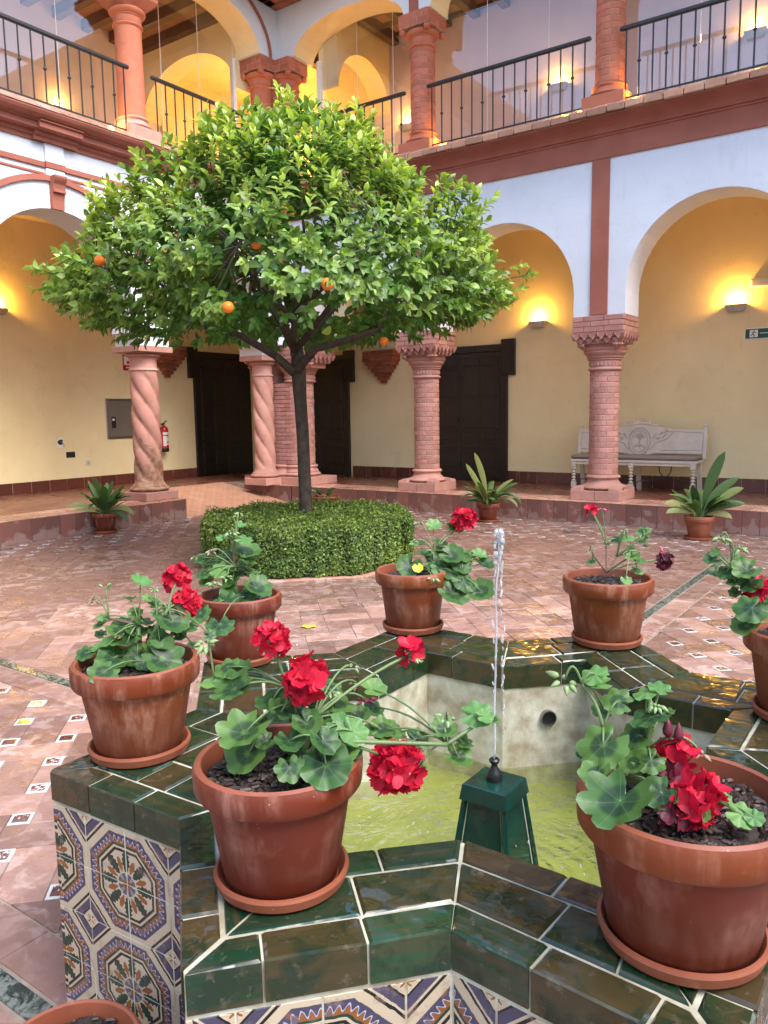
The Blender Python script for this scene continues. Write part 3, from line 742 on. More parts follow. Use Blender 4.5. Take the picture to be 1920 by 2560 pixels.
def arc_band(F,c,hw,zs,rise,w_,d,name,mat,parent,t0=0,t1=1,seg=28):
    mb=MB(); 
    for k in range(seg):
        vs=[]
        for kk in(k,k+1):
            a=PI*(t0+(t1-t0)*kk/seg)
            for s_ in(0,1):
                R1,R2=hw+s_*w_,rise+s_*w_
                for dd in(0.005,d): vs.append(F(c-R1*math.cos(a),dd,zs+R2*math.sin(a)))
        mb.add(vs,[(0,4,5,1),(2,3,7,6),(1,5,7,3),(0,2,6,4)]+([(0,1,3,2)] if k==0 else [])+([(4,6,7,5)] if k==seg-1 else []))
    return mb.build(name,mat,parent)
for c in (3.25,6.2): arc_band(FW,c,1.44,3.1,1.44,.07,-.04,'arch_moulding',M['red'],west)
arc_band(FW,8.99,1.3,3.15,1.36,.07,-.04,'arch_moulding',M['red'],west)

# upper storey
ZS=7.44
unops=[(-8.03,1.09,ZS,.45)]+[((a+b)/2,1.17,ZS,.85) for a,b in zip(NC[:-1],NC[1:])]
uwops=sorted([(9.04,1.04,ZS,.58)]+[((a+b)/2,1.19,ZS,.85) for a,b in zip(WC[:-1],WC[1:])])
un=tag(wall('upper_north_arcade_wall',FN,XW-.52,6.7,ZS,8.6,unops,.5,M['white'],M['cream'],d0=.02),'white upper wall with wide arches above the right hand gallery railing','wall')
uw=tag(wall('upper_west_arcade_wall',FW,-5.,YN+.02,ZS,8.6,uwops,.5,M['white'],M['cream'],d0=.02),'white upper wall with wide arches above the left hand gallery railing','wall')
arc_band(FW,8.98,1.33,ZS,.92,.055,-.012,'arch_moulding',M['red'],uw,.02,1)
rbox(FN,-6.75-.08,-6.75+.08,.0,.05,ZS+.004,8.6,'red_band',M['red'],un)
rbox(FN,-3.84-.08,-3.84+.08,.0,.05,ZS+.004,8.6,'red_band',M['red'],un)
# roof eaves: planks and rafters
eav=thing('roof_eaves','brown wooden eaves showing at the top centre above the corner','eaves',(XW,YN,8.22))
for k in range(6):
    a=k*.16
    mb=MB(); mb.box(0,9,-.15-a,-a-.005,0,.03); mb.build('plank',M['eave_wood'],eav)
    mb=MB(); mb.box(a+.005,a+.15,-9,-a-.16,0,.028); mb.build('plank',M['eave_wood'],eav)
mb=MB(); mb.box(-.5,18,-.96,3.4,.09,.3); mb.build('roof_board',M['eave_wood'],eav)
mb=MB(); mb.box(-3.4,.96,-18,-.96,.09,.3); mb.build('roof_board',M['eave_wood'],eav)

# back walls, ceilings
def wall_box(name,x0,x1,y0,y1,z0,z1,mat,label,cat='wall'):
    mb=MB(); mb.box(x0,x1,y0,y1,z0,z1); return tag(mb.build(name,mat),label,cat)
XB,YB=-12.43,12.55
bn=wall_box('north_gallery_wall',-12.43,8.,YB,YB+.4,.2,5.0,M['cream'],'cream rendered back wall behind the bench and carved doors')
bw=wall_box('west_gallery_wall',XB-.4,XB,-7,YB+.4,.2,5.0,M['cream'],'cream rendered back wall with fire extinguisher and metal cabinet')
mb=MB(); mb.box(-12.9,8.2,YN+TH-.02,13,4.78,ZU-.02); mb.box(-12.9,XW-TH+.02,-7,YN+TH-.02,4.78,ZU-.021)
mb.box(XW-.01,7.6,YN+.02,YN+TH,5.0,ZU-.022); mb.box(XW-TH,XW-.02,-6.9,YN+.02,5.0,ZU-.023)
tag(mb.build('gallery_ceiling',M['cream']),kind='structure')
ubn=wall_box('upper_north_gallery_wall',-12.43,8.,YB,YB+.3,ZU-.02,8.5,M['lilac'],'pinkish lilac back wall of the glazed upper gallery on the right')
ubw=wall_box('upper_west_gallery_wall',XB-.3,XB,-7,YB+.3,ZU-.02,8.5,M['lilac'],'pinkish lilac back wall of the glazed upper gallery on the left')
ceil=tag(MB().box(-12.9,8.2,YN+.5,13,8.3,8.36).box(-12.9,XW-.5,-7,YN+.5,8.3,8.361).build('upper_gallery_ceiling',M['brick_edge']),kind='structure')
for k in range(26):
    x=-9.0+k*.55
    MB().bbox(x-.07,x+.07,YN+.52,YB,8.12,8.30).build('beam',M['beam_wood'],ceil)
for k in range(5):
    y=YN+.75+k*.42
    MB().box(-9.0,6,y-.035,y+.035,8.235,8.299).build('batten',M['beam_wood'],ceil)
for k in range(22):
    y=10.0-k*.55
    MB().bbox(XB,XW-.52,y-.07,y+.07,8.12,8.30).build('beam',M['beam_wood'],ceil)
# cross arches at the corner of both galleries
def xwall(name,axis,pos,a0,a1,z0,z1,zs,rise,mat,th,label):
    F=(lambda u,d,z:(pos+d,u,z)) if axis=='x' else (lambda u,d,z:(u,pos+d,z))
    hw=(a1-a0)/2-.03
    return tag(wall(name,F,a0,a1,z0,z1,[((a0+a1)/2,hw,zs,rise)],th,mat),label,'arch')
xwall('cross_arch','x',-8.98,YN+TH,YB,2.76,4.78,2.9,.72,M['cream'],.45,'cream cross arch of the lower gallery on the corbel near the tree trunk')
xwall('cross_arch','y',10.02,XB,XW-TH,2.92,4.78,3.05,.72,M['cream'],.5,'cream cross arch of the lower gallery beside the fire extinguisher')
xwall('cross_arch','x',-9.0,YN+.52,YB,7.0,8.3,7.0,.7,M['cream'],.4,'upper cross arch glowing yellow right of the corner columns')
xwall('cross_arch','y',10.05,XB,XW-.52,7.0,8.3,7.0,.8,M['cream'],.4,'upper cross arch glowing yellow left of the corner columns')
mb=MB(); mb.box(XB,-9.0,12.50,12.548,ZU,8.12); mb.box(XB+.002,XB+.05,10.45,12.5,ZU,8.12); mb.box(XB,-10.05,10.45,12.5,8.0,8.1)
tag(mb.build('corner_room_lining',M['cream']),'cream lining of the upper corner room lit by a warm lamp','wall')

# the two sides of the court behind the camera (plain: light and reflections)
tag(wall('south_arcade_wall',FS,-9.47,7.6,.3,8.6,[(c,1.1,3.1,1.1) for c in (-7,-4.1,-1.2,1.7,4.6)],.5,M['white']),'white arcade wall on the near side of the courtyard','wall')
tag(wall('east_arcade_wall',FE,-6.9,10.5,.3,8.6,[(c,1.1,3.1,1.1) for c in (-5,-2.1,.8,3.7,6.6)],.5,M['white']),'white arcade wall on the right side of the courtyard','wall')

# skirting tiles
for x0,x1 in ((-9.62,-7.9),(-6.28,4.5)):
    course(FN,x0,x1,2.038,2.049,ZG,ZG+.20,.33,'skirting_tile',M['skirting'],bn,.001)
course(FW,-1.,11.0,2.948,2.959,ZG,ZG+.19,.33,'skirting_tile',M['skirting'],bw,.001)
#SECTION3
# ================================================================ COLUMNS
BR={}
def brick_me(ro,depth,h,ang,mat,key):
    k_=(round(ro,3),round(h,3),round(ang,3),mat.name,key)
    if k_ in BR: return BR[k_]
    mb=MB(); n=4; g_=.0045/ro; h0,h1=-h/2+.004,h/2-.004
    vs=[]
    for rr,za,zb,sh in ((ro-depth,h0,h1,0),(ro-.004,h0,h1,0),(ro,h0+.006,h1-.006,g_)):
        for i in range(n+1):
            a=-ang/2+g_+sh+(ang-2*g_-2*sh)*i/n
            jr=rr+(random.uniform(-.0015,.0015) if rr>ro-.001 else 0)
            vs.append((jr*math.cos(a),jr*math.sin(a),za)); vs.append((jr*math.cos(a),jr*math.sin(a),zb))
    fs=[]; m_=2*(n+1)
    for L_ in(0,1):
        for i in range(n):
            b0=L_*m_+2*i; b1=b0+m_
            fs.append((b0+1,b0+3,b1+3,b1+1)); fs.append((b0,b1,b1+2,b0+2))
        fs.append((L_*m_,L_*m_+1,L_*m_+m_+1,L_*m_+m_)); e=L_*m_+2*n; fs.append((e,e+m_,e+m_+1,e+1))
    for i in range(n): b0=2*m_+2*i; fs.append((b0,b0+1,b0+3,b0+2))
    mb.add(vs,fs); me=mb.mesh('brick',mat); BR[k_]=me; return me
def brick_shaft(parent,r0,z0,z1,course_h,per,mat,core_mat,center=(0,0),a_from=0,a_to=2*PI,taper=0,start=0,front_only=None):
    MB().lathe([(r0-.006,z0),(r0-.006-taper,z1)],28,center[0],center[1]).build('mortar_core',core_mat,parent,smooth='auto')
    n=round((z1-z0)/course_h); h=(z1-z0)/n; ang=2*PI/per
    for k in range(n):
        off=(k%2)*ang/2+random.uniform(-.05,.05)
        for i in range(per):
            a=off+i*ang+start
            if front_only is not None:
                da=(a-front_only+PI)%(2*PI)-PI
                if abs(da)>2.0: continue
            me=brick_me(r0-taper*k/n+.002,.02,h,ang,mat,random.randint(0,3))
            o=link('brick',me,parent,(center[0],center[1],z0+(k+.5)*h),(0,0,a))
def torus_prof(r,z0,z1,bul,n=7):
    return [(r+bul*math.sin(PI*i/(n-1)),z0+(z1-z0)*i/(n-1)) for i in range(n)]
def muqarnas(parent,mat,cx=0,cy=0,w_=.70,d_=.66,z0=2.38):
    """carved brick block: two rows of hanging points under plain courses"""
    def ring(w2,d2,za,zb,npx,npy,name):
        MB().bbox(cx-w2,cx+w2,cy-d2,cy+d2,za,zb,.006).build(name,mat,parent)
    ring(w_/2-.12,d_/2-.12,z0-.03,z0+.06,0,0,'capital_block'); ring(w_/2-.075,d_/2-.075,z0+.05,z0+.145,0,0,'capital_block')
    MB().bbox(cx-w_/2+.022,cx+w_/2-.022,cy-d_/2+.022,cy+d_/2-.022,z0+.14,2.79,.004).build('mortar_core',M['pale_mortar'],parent)
    def pend(tx,ty,rz,zt,wd,hh,out):
        v=[];pr=[(-.5,0),(.5,0),(.46,-.35),(.30,-.62),(0,-1),(-.30,-.62),(-.46,-.35)]
        for yy in(0,-out): v+=[(x*wd,yy*(1 if zz>-.5 else .75),zz*hh) for x,zz in pr]
        mb=MB(); n=7; mb.add(v,[tuple(range(n)),tuple(range(2*n-1,n-1,-1))]+[(i,(i+1)%n,n+(i+1)%n,n+i) for i in range(n)])
        o=mb.build('pendant',mat,parent,loc=(tx,ty,zt)); o.rotation_euler=(0,0,rz)
    for lev,(inw,zt,wd,hh,out,n) in enumerate(((0.0,z0+.20,.108,.10,.05,6),(.045,z0+.125,.098,.075,.045,5))):
        hw,hd=w_/2-inw,d_/2-inw
        for i in range(n):
            t=(i+.5)/n*2-1
            pend(cx+t*(hw),cy-hd+.03,0,zt,wd,hh,out-.0); pend(cx+hw-.03,cy+t*hd,PI/2,zt,wd,hh,out)
            pend(cx-hw+.03,cy+t*hd,-PI/2,zt,wd,hh,out)
        # corner shell
    for sx in(-1,1):
        for k in range(5):
            a=-PI/2+ (k-2)*.42+ (PI/4 if sx>0 else -PI/4)
            c0=(cx+sx*(w_/2-.13),cy-(d_/2-.13))
            MB().tube([(c0[0],c0[1],z0-.03),(c0[0]+.09*math.cos(a),c0[1]+.09*math.sin(a),z0+.045)],[.010,.024],6).build('shell_rib',mat,parent)
    # plain courses of brick on top
    nc=3; zb=z0+.205; hh=(2.80-zb)/nc
    for k in range(nc):
        for side in range(4):
            L_=w_ if side%2==0 else d_-.012; n=3
            cuts=[-L_/2,-L_/2+L_*(.36 if k%2 else .22),-L_/2+L_*(.72 if k%2 else .62),L_/2]
            for i in range(n):
                a,b=cuts[i]+.003,cuts[i+1]-.003
                mb=MB(); mb.bbox(-(b-a)/2,(b-a)/2,-.024,0,-hh/2+.003,hh/2-.003,.004)
                o=mb.build('brick',mat,parent); m_=(a+b)/2; zc=zb+(k+.5)*hh
                hw,hd=w_/2-.024,d_/2-.024
                if side==0: o.location=(cx+m_,cy-hd,zc)
                elif side==1: o.location=(cx+hw,cy+m_,zc); o.rotation_euler=(0,0,PI/2)
                elif side==2: o.location=(cx+m_,cy+hd,zc); o.rotation_euler=(0,0,PI)
                else: o.location=(cx-hw,cy+m_,zc); o.rotation_euler=(0,0,-PI/2)
def base_parts(parent,mat,w_,z0,r,cx=0,cy=0,spur=True,d_=None):
    d_=d_ or w_
    for a,b in ((-w_/2,0),(0,w_/2)):
        MB().bbox(cx+a+.002,cx+b-.002,cy-d_/2,cy+d_/2,z0,z0+.135,.006).build('plinth_block',mat,parent)
    z=z0+.135
    if spur:
        for sx in(-1,1):
            for sy in(-1,1):
                v=[(cx+sx*w_/2*.99,cy+sy*d_/2*.99),(cx+sx*(w_/2-.16),cy+sy*d_/2*.99),(cx+sx*(w_/2-.2),cy+sy*(d_/2-.2)),(cx+sx*w_/2*.99,cy+sy*(d_/2-.16))]
                mb=MB(); mb.add([(x,y,z) for x,y in v]+[(v[0][0]-sx*.01,v[0][1]-sy*.01,z+.03),(v[1][0],v[1][1]-sy*.01,z+.045),(v[2][0],v[2][1],z+.085),(v[3][0]-sx*.01,v[3][1],z+.045)],[(3,2,1,0),(4,5,6,7),(0,1,5,4),(1,2,6,5),(2,3,7,6),(3,0,4,7)])
                mb.build('corner_spur',mat,parent)
    pr=torus_prof(r+.065,z,z+.075,.05)+[(r+.055,z+.085)]+[(r+.018+.035*(1-math.sin(t*PI/8)),z+.085+.06*t/4) for t in range(1,5)]+torus_prof(r+.018,z+.150,z+.21,.028)+[(r,z+.215)]
    MB().lathe(pr,36,cx,cy).build('base_moulding',mat,parent,smooth='auto')
    return z+.215
def necking(parent,mat,r,z0,cx=0,cy=0):
    pr=torus_prof(r+.004,z0,z0+.055,.028)+[(r+.006,z0+.06),(r+.010,z0+.14)]+torus_prof(r+.02,z0+.145,z0+.17,.012,5)+torus_prof(r+.035,z0+.175,z0+.20,.012,5)+[(r+.055,z0+.215),(r+.075,z0+.235)]+torus_prof(r+.075,z0+.24,z0+.265,.012,5)+[(r+.10,z0+.29),(r+.11,z0+.31)]
    MB().lathe(pr,36,cx,cy).build('neck_moulding',mat,parent,smooth='auto')
    for i in range(26):
        a=2*PI*i/26; mb=MB(); mb.bbox(-.004,.014,-.014,.014,0,.045,.003)
        o=mb.build('dentil',mat,parent,loc=(cx+(r+.006)*math.cos(a),cy+(r+.006)*math.sin(a),z0+.075)); o.rotation_euler=(0,0,a)
def brick_column(x,y,label,nbr=6):
    t=thing('brick_column',label,'column',(x,y,0),0,'pink brick columns of the right hand arcade')
    zt=base_parts(t,M['column_pink'],.70,ZG,.195,d_=.66)
    brick_shaft(t,.20,zt,2.07,.074,nbr,M['brick_pink'],M['pale_mortar'])
    necking(t,M['column_pink'],.20,2.07); muqarnas(t,M['brick_pink'])
    return t
brick_column(NC[0],YN+.28,'pink brick column just right of the orange tree, before the carved double door')
brick_column(NC[1],YN+.28,'pink brick column in front of the cream bench')
brick_column(NC[2],YN+.28,'pink brick column beyond the right edge of the photo, past the exit sign')
# corner pier: an oblong brick pier with rounded ends and a twisted column before it
t=thing('corner_pier','broad pink brick pier behind the twisted column at the inner corner','column',(-9.80,YN+.34,0))
zt=base_parts(t,M['column_pink'],1.62,ZG,.27,0.03,0,spur=False,d_=.74)
for sx in (-.42,.40):
    MB().lathe(torus_prof(.30,ZG+.137,ZG+.21,.05)+[(.31,ZG+.22),(.28,ZG+.27)]+torus_prof(.27,ZG+.285,ZG+.34,.028)+[(.26,ZG+.345)],32,sx*.8,0.002).build('base_moulding',M['column_pink'],t,smooth='auto')
for sx in (-.42,.40):
    brick_shaft(t,.255,zt,2.10,.074,7,M['brick_pink'],M['pale_mortar'],center=(.0+sx*.8,0),front_only=-PI/2)
# flat brick face between the two rounded ends
n_=round((2.10-zt)/.074); hh=(2.10-zt)/n_
for k in range(n_):
    cuts=[-.33,-.33+(.22 if k%2 else .10),(.08 if k%2 else -.06),(.33 if k%2 else .18),.33] 
    for a,b in zip(cuts[:-1],cuts[1:]):
        if b-a<.03: continue
        MB().bbox(a+.004,b-.004,-.262,-.20,zt+k*hh+.004,zt+(k+1)*hh-.004,.004).build('brick',M['brick_pink'],t)
necking(t,M['column_pink'],.262,2.10,-.33,0); necking(t,M['column_pink'],.262,2.10,.33,0)
muqarnas(t,M['brick_pink'],.05,0.02,1.60,.70)
def twisted(x,y,label,worn,zp=ZG,z1=2.22,h_extra=0,s=1.0):
    t=thing('twisted_column',label,'column',(x,y,0),0,'twisted pink columns of the left hand arcade')
    mat=M['column_pink']
    MB().bbox(-.30*s,.30*s,-.30*s,.30*s,zp,zp+.125,.008).build('plinth_block',mat,t)
    r=.205*s; z=zp+.125
    MB().lathe(torus_prof(r+.055,z+.004,z+.075,.035)+[(r+.055,z+.085),(r+.03,z+.105),(r+.005,z+.16)],40).build('base_moulding',M['column_worn'] if worn else mat,t,smooth='auto')
    z0=z+.15; mb=MB(); n=64; m_=72; vs=[];fs=[]
    for j in range(m_+1):
        zz=z0+(z1-z0)*j/m_; e=min(1,min(j,m_-j)/5)
        for i in range(n):
            th=2*PI*i/n; ph=2*(th+2*PI/1.62*(zz-z0))
            rr=r*(1.03-.30*e*(1-abs(math.cos(ph))**.42))*(1.0+.02*e)*(1-.03*j/m_)
            vs.append((rr*math.cos(th),rr*math.sin(th),zz))
    for j in range(m_):
        for i in range(n): k=(i+1)%n; fs.append((j*n+i,j*n+k,(j+1)*n+k,(j+1)*n+i))
    mb.add(vs,fs); mb.build('twisted_shaft',M['column_worn'] if worn else mat,t,smooth=True)
    pr=torus_prof(r-.005,z1-.01,z1+.035,.022)+[(r-.012,z1+.05),(r-.008,z1+.17)]+torus_prof(r-.005,z1+.175,z1+.20,.012,5)+torus_prof(r+.015,z1+.20,z1+.25,.035)+[(r+.05,z1+.27)]
    MB().lathe(pr,40).build('bell',mat,t,smooth='auto')
    MB().bbox(-.31*s,.31*s,-.31*s,.31*s,z1+.265,z1+.35,.006).build('abacus',mat,t)
    if 2.75-(z1+.35)>.02: MB().bbox(-.275,.275,-.27,.27,z1+.352,2.76,.003).build('impost_block',M['white'],t)
    return t
twisted(XW-.32,WC[0],'twisted pink column with flaking plaster, standing by the fire extinguisher',True)
twisted(-9.93,YN-.14,'smooth twisted pink column against the brick corner pier',False,zp=ZG+.0,s=.90)
twisted(XW-.32,WC[1],'twisted pink column of the left arcade beyond the left edge',True)

# brick corbels under the cross arches
def corbel(F,c,zt,w_,label,rz):
    t=thing('brick_corbel',label,'corbel',F(c,0,zt),0,'wedge shaped brick corbels on the back walls'); t.rotation_euler=(0,0,rz)
    rows=9; h=.068
    for k in range(rows):
        f=1 if k<3 else max(.16,1-(k-2.3)/6.8)
        wk=w_*f; out=.20*f+.05
        cuts=[-wk/2,-wk/6+(.05 if k%2 else -.04),wk/5+(.03 if k%2 else -.02),wk/2] if wk>.3 else [-wk/2,.02,wk/2] if wk>.16 else [-wk/2,wk/2]
        for a,b in zip(cuts[:-1],cuts[1:]):
            mb=MB(); mb.bbox(-(b-a)/2+.003,(b-a)/2-.003,-out,0,-(k+1)*h+.004,-k*h-.004,.006); mb.build('brick',M['brick_dark'],t,loc=((a+b)/2,0,0))
        MB().box(-wk/2+.01,wk/2-.01,-out+.012,0,-(k+1)*h,-k*h).build('mortar',M['grout'],t)
corbel(lambda u,d,z:(u,YB,z),-8.80,2.72,.72,'brown brick wedge corbel on the right back wall beside the tree trunk',0)
corbel(lambda u,d,z:(XB,u,z),10.28,2.90,.68,'brown brick wedge corbel on the left back wall behind the twisted column',PI/2)

# upper columns
def upper_capital(t,mat,r=.19,z0=6.98,w_=.53,cx=0,cy=0,smooth=False):
    pr=torus_prof(r,z0,z0+.045,.022)+[(r+.003,z0+.05),(r+.003,z0+.13)]+torus_prof(r+.01,z0+.135,z0+.155,.01,5)+torus_prof(r+.02,z0+.16,z0+.25,.045)
    MB().lathe(pr,36,cx,cy).build('bell',mat,t,smooth='auto')
    if smooth:
        mb=MB(); a,b=.17,w_/2
        mb.add([(cx+x*a,cy+y*a,z0+.22) for x,y in((-1,-1),(1,-1),(1,1),(-1,1))]+[(cx+x*b,cy+y*b,z0+.36) for x,y in((-1,-1),(1,-1),(1,1),(-1,1))],[(3,2,1,0),(4,5,6,7)]+[(i,(i+1)%4,4+(i+1)%4,4+i) for i in range(4)])
        mb.build('flare',mat,t)
        MB().bbox(cx-b,cx+b,cy-b,cy+b,z0+.361,ZS,.006).build('abacus',mat,t)
    else:
        b=w_/2
        for sx in(-1,1):
            for sy in(-1,1): MB().bbox(cx+sx*(b-.05)-.045,cx+sx*(b-.05)+.045,cy+sy*(b-.05)-.045,cy+sy*(b-.05)+.045,z0+.18,z0+.27,.02).build('corner_volute',mat,t)
        nn=3; hh=(ZS-z0-.27)/2
        MB().box(cx-b+.006,cx+b-.006,cy-b+.006,cy+b-.006,z0+.266,ZS-.001).build('mortar_core',M['pale_mortar'],t)
        for k in range(2):
            for side in range(4):
                cu=[-b,-b+(.3 if k else .18),b-(.12 if k else .2),b] 
                for a_,c_ in zip(cu[:-1],cu[1:]):
                    mb=MB(); mb.bbox(-(c_-a_)/2+.003,(c_-a_)/2-.003,-.03,.0,z0+.27+k*hh+.003,z0+.27+(k+1)*hh-.003,.005); m_=(a_+c_)/2
                    o=mb.build('brick',mat,t); bb=b-.03
                    o.location,o.rotation_euler=(((cx+m_,cy-bb,0),(0,0,0)),((cx+bb,cy+m_,0),(0,0,PI/2)),((cx-m_,cy+bb,0),(0,0,PI)),((cx-bb,cy-m_,0),(0,0,-PI/2)))[side]
def upper_base(t,mat,w_=.56,cx=0,cy=0,r=.19):
    MB().bbox(cx-w_/2,cx+w_/2,cy-w_/2,cy+w_/2,ZU,ZU+.16,.006).build('plinth_block',mat,t)
    z=ZU+.16
    MB().lathe(torus_prof(r+.05,z,z+.06,.04)+[(r+.05,z+.065),(r+.02,z+.11)]+torus_prof(r+.02,z+.115,z+.16,.025)+[(r,z+.17)],36,cx,cy).build('base_moulding',mat,t,smooth='auto')
    return z+.17
def upper_brick(x,label):
    t=thing('brick_column',label,'column',(x,YN+.25,0),0,'orange brick columns of the upper gallery')
    z=upper_base(t,M['brick_amber']); brick_shaft(t,.19,z,6.98,.078,5,M['brick_amber'],M['pale_mortar'],taper=.006); upper_capital(t,M['brick_amber']); return t
upper_brick(NC[0],'orange brick column of the upper gallery above the tree, capital in view'); upper_brick(NC[1],'orange brick column of the upper gallery at the top right, capital out of view')
t=thing('stucco_column','smooth orange stucco column of the upper gallery at the top left','column',(XW-.27,WC[0],0))
z=upper_base(t,M['column_pink']); MB().lathe([(.19,z),(.185,6.98)],36).build('shaft',M['brick_amber'],t,smooth='auto'); upper_capital(t,M['brick_amber'],w_=.62,smooth=True)
t=thing('corner_columns','pair of joined orange columns at the inner corner of the upper gallery','column',(0,0,0))
for cx,cy in((-9.44,YN+.20),(-9.75,YN-.12)):
    z=upper_base(t,M['brick_amber'],cx=cx,cy=cy)
    if cx>-9.5: brick_shaft(t,.19,z,6.98,.078,5,M['brick_amber'],M['pale_mortar'],center=(cx,cy))
    else: MB().lathe([(.19,z),(.185,6.98)],36,cx,cy).build('shaft',M['brick_amber'],t,smooth='auto')
    upper_capital(t,M['brick_amber'],cx=cx,cy=cy,w_=.50)
MB().bbox(-9.74,-9.48,YN-.04,YN+.2,ZU,ZS,.01).build('core_pier',M['brick_amber'],t)
# white posts of the glazing either side of the corner
for (x,y) in ((-8.93,YN+.45),(-10.0,YN-.52)):
    pt=MB(); pt.bbox(-.035,.035,-.035,.035,ZU,ZS,.004); pt.bbox(-.055,-.040,-.02,.02,ZU,ZS,.003)
    tag(pt.build('glazing_post',M['whitep'],loc=(x,y,0)),'white metal glazing post %s the corner columns upstairs'%('right of' if x>-9.5 else 'left of'),'post')

# railings, glass and uplights of the upper gallery
def railing(F,a,b,d,label,rot_):
    t=thing('railing',label,'railing',F(a,d,0),rot_,'black iron railings of the upper gallery'); L_=b-a
    MB().bbox(0,L_,-.028,.028,6.335,6.387,.014).build('handrail',M['iron'],t)
    MB().bbox(0,L_,-.010,.010,ZU+.055,ZU+.075,.003).build('bottom_rail',M['iron'],t)
    n=max(2,round(L_/.172))
    for k in range(n):
        x=(k+.5)*L_/n
        mb=MB(); mb.tube([(0,0,ZU+.03),(0,0,6.35)],.0115,6); o=mb.build('baluster',M['iron'],t,loc=(x,0,0))
        if k%2: MB().lathe([(.008,-.022),(.020,-.012),(.027,0),(.020,.012),(.008,.022)],8).build('knob',M['iron'],o,loc=(0,0,5.93),smooth=True)
FNd=lambda u,d,z:(u,YN+d,z); 
nb=[(-9.02,NC[0]-.19,'iron railing between the corner columns and the first brick column upstairs'),(NC[0]+.19,NC[1]-.19,'iron railing between the two orange brick columns upstairs'),(NC[1]+.19,NC[2]-.19,'iron railing at the top right corner of the photo')]
for a,b,l in nb: railing(FNd,a,b,.06,l,0)
FWd=lambda u,d,z:(XW-d,u,z)
wb=[(WC[0]+.19,YN-.40,'iron railing between the stucco column and the corner upstairs'),(WC[1]+.19,WC[0]-.19,'iron railing at the top left corner of the photo')]
for a,b,l in wb: railing(FWd,a,b,.06,l,PI/2)
def glazing(F,a,b,d,label,rot_,h0=ZU,h1=8.25,n=3):
    t=thing('glass_screen',label,'glass',F(a,d,0),rot_,'glass screens of the upper gallery'); L_=(b-a)/n
    for k in range(n):
        o=MB().box(k*L_+.004,(k+1)*L_-.004,-.005,.005,h0,h1).build('pane',M['glass'],t)
        MB().box((k+1)*L_-.004,(k+1)*L_+.000,-.006,.006,h0,h1).build('pane_edge',M['whitep'],o)
glazing(FNd,-8.88,NC[0],.50,'glass screen behind the railing right of the corner upstairs',0); glazing(FNd,NC[0],NC[1],.50,'glass screen behind the railing between the brick columns upstairs',0)
glazing(FNd,NC[1],NC[2]+.3,.50,'glass screen behind the top right railing',0)
glazing(FWd,WC[0],YN-.55,.50,'glass screen behind the railing left of the corner upstairs',PI/2); glazing(FWd,WC[1],WC[0],.50,'glass screen behind the top left railing',PI/2)
def lamp(kind,name,loc,e,col,size=.05,rot_=None,blend=.5,spot=120):
    l=bpy.data.lights.new(name,kind); l.energy=e; l.color=col
    if kind=='SPOT': l.spot_size=R(spot); l.spot_blend=blend; l.shadow_soft_size=size
    elif kind=='AREA': l.size=size
    else: l.shadow_soft_size=size
    o=bpy.data.objects.new(name,l); COL.objects.link(o); o.location=loc
    if rot_: o.rotation_euler=rot_
    return o
AMB=(1,.50,.10)
ups=[(NC[0]+.38,YN+.16,'right of the middle brick column'),(NC[1]+.38,YN+.16,'right of the top right brick column'),(NC[0]-.38,YN+.20,'left of the middle brick column'),(NC[1]-.38,YN+.20,'left of the top right brick column'),(XW-.20,WC[0]-.40,'before the smooth stucco column'),(XW-.24,WC[0]+.38,'behind the smooth stucco column'),(-8.90,YN+.05,'right of the corner columns'),(-9.42,YN-.42,'left of the corner columns')]
for x,y,l in ups:
    o=tag(MB().bbox(-.10,.10,-.012,.012,0,.014,.003).build('uplight',M['lamp_glow'],loc=(x,y,ZU+.03)),'thin glowing strip light on the ledge, '+l,'lamp','strip lights at the upper column feet')
    lamp('POINT','uplight_lamp',(x,y,ZU+.16),2.2,AMB,.05)
#SECTION4
# ================================================================ DOORS, FIXTURES, BENCH
def door(F,rz,c,w_,h,label,ear=(True,True),inset_=.0):
    """panelled double door; local x along the wall, local -y into the gallery"""
    o_=F(c,0,ZG); t=thing('wooden_door',label,'door',o_,rz,'dark carved double doors'); W=M['dark_wood']
    hw=w_/2
    MB().box(-hw-.02,hw+.02,-.012,.05,0,h+.02).build('recess',W,t)
    for s_ in(-1,1):
        MB().bbox(min(s_*hw,s_*(hw+.12)),max(s_*hw,s_*(hw+.12)),-.05,0,0,h,.006).build('jamb',W,t)
    MB().bbox(-hw-.20,hw+.20,-.055,0,h,h+.12,.006).build('lintel',W,t)
    for k,s_ in enumerate((-1,1)):
        if ear[k]:
            a,b=sorted((s_*(hw+.0),s_*(hw+.26)))
            MB().bbox(a,b,-.062,0,h-.42,h+.20,.008).build('frame_ear',W,t)
            MB().bbox(a+.04,b-.04,-.074,-.06,h-.38,h+.15,.006).build('ear_panel',W,t)
    for s_ in(-1,1):
        a,b=(-hw,-.004) if s_<0 else (.004,hw)
        L=MB().bbox(a,b,-.028,-.005,.02,h,.004).build('door_leaf',W,t); lw=b-a
        rows=[(.06,.14,2),(.24,.30,2),(.58,.12,2),(.74,.16,2),(.94,.52,2),(1.50,.50,2),(2.04,.16,2),(2.24,.12,2)]
        for z,hh,nn in rows:
            if z+hh>h-.03: continue
            for q in range(nn):
                x0=a+.05+q*(lw-.06)/nn; x1=x0+(lw-.06)/nn-.04
                mb=MB(); mb.bbox(x0,x1,-.040,-.027,z,z+hh,.012); mb.bbox(x0+.03,x1-.03,-.048,-.038,z+.025,z+hh-.025,.008); mb.build('panel',W,L)
        MB().lathe([(.025,-.012),(.030,0),(.012,.012)],10).map(lambda x,y,z:(x+s_*.06,z-.05,y+1.1)).build('handle',M['iron'],t)
    return t
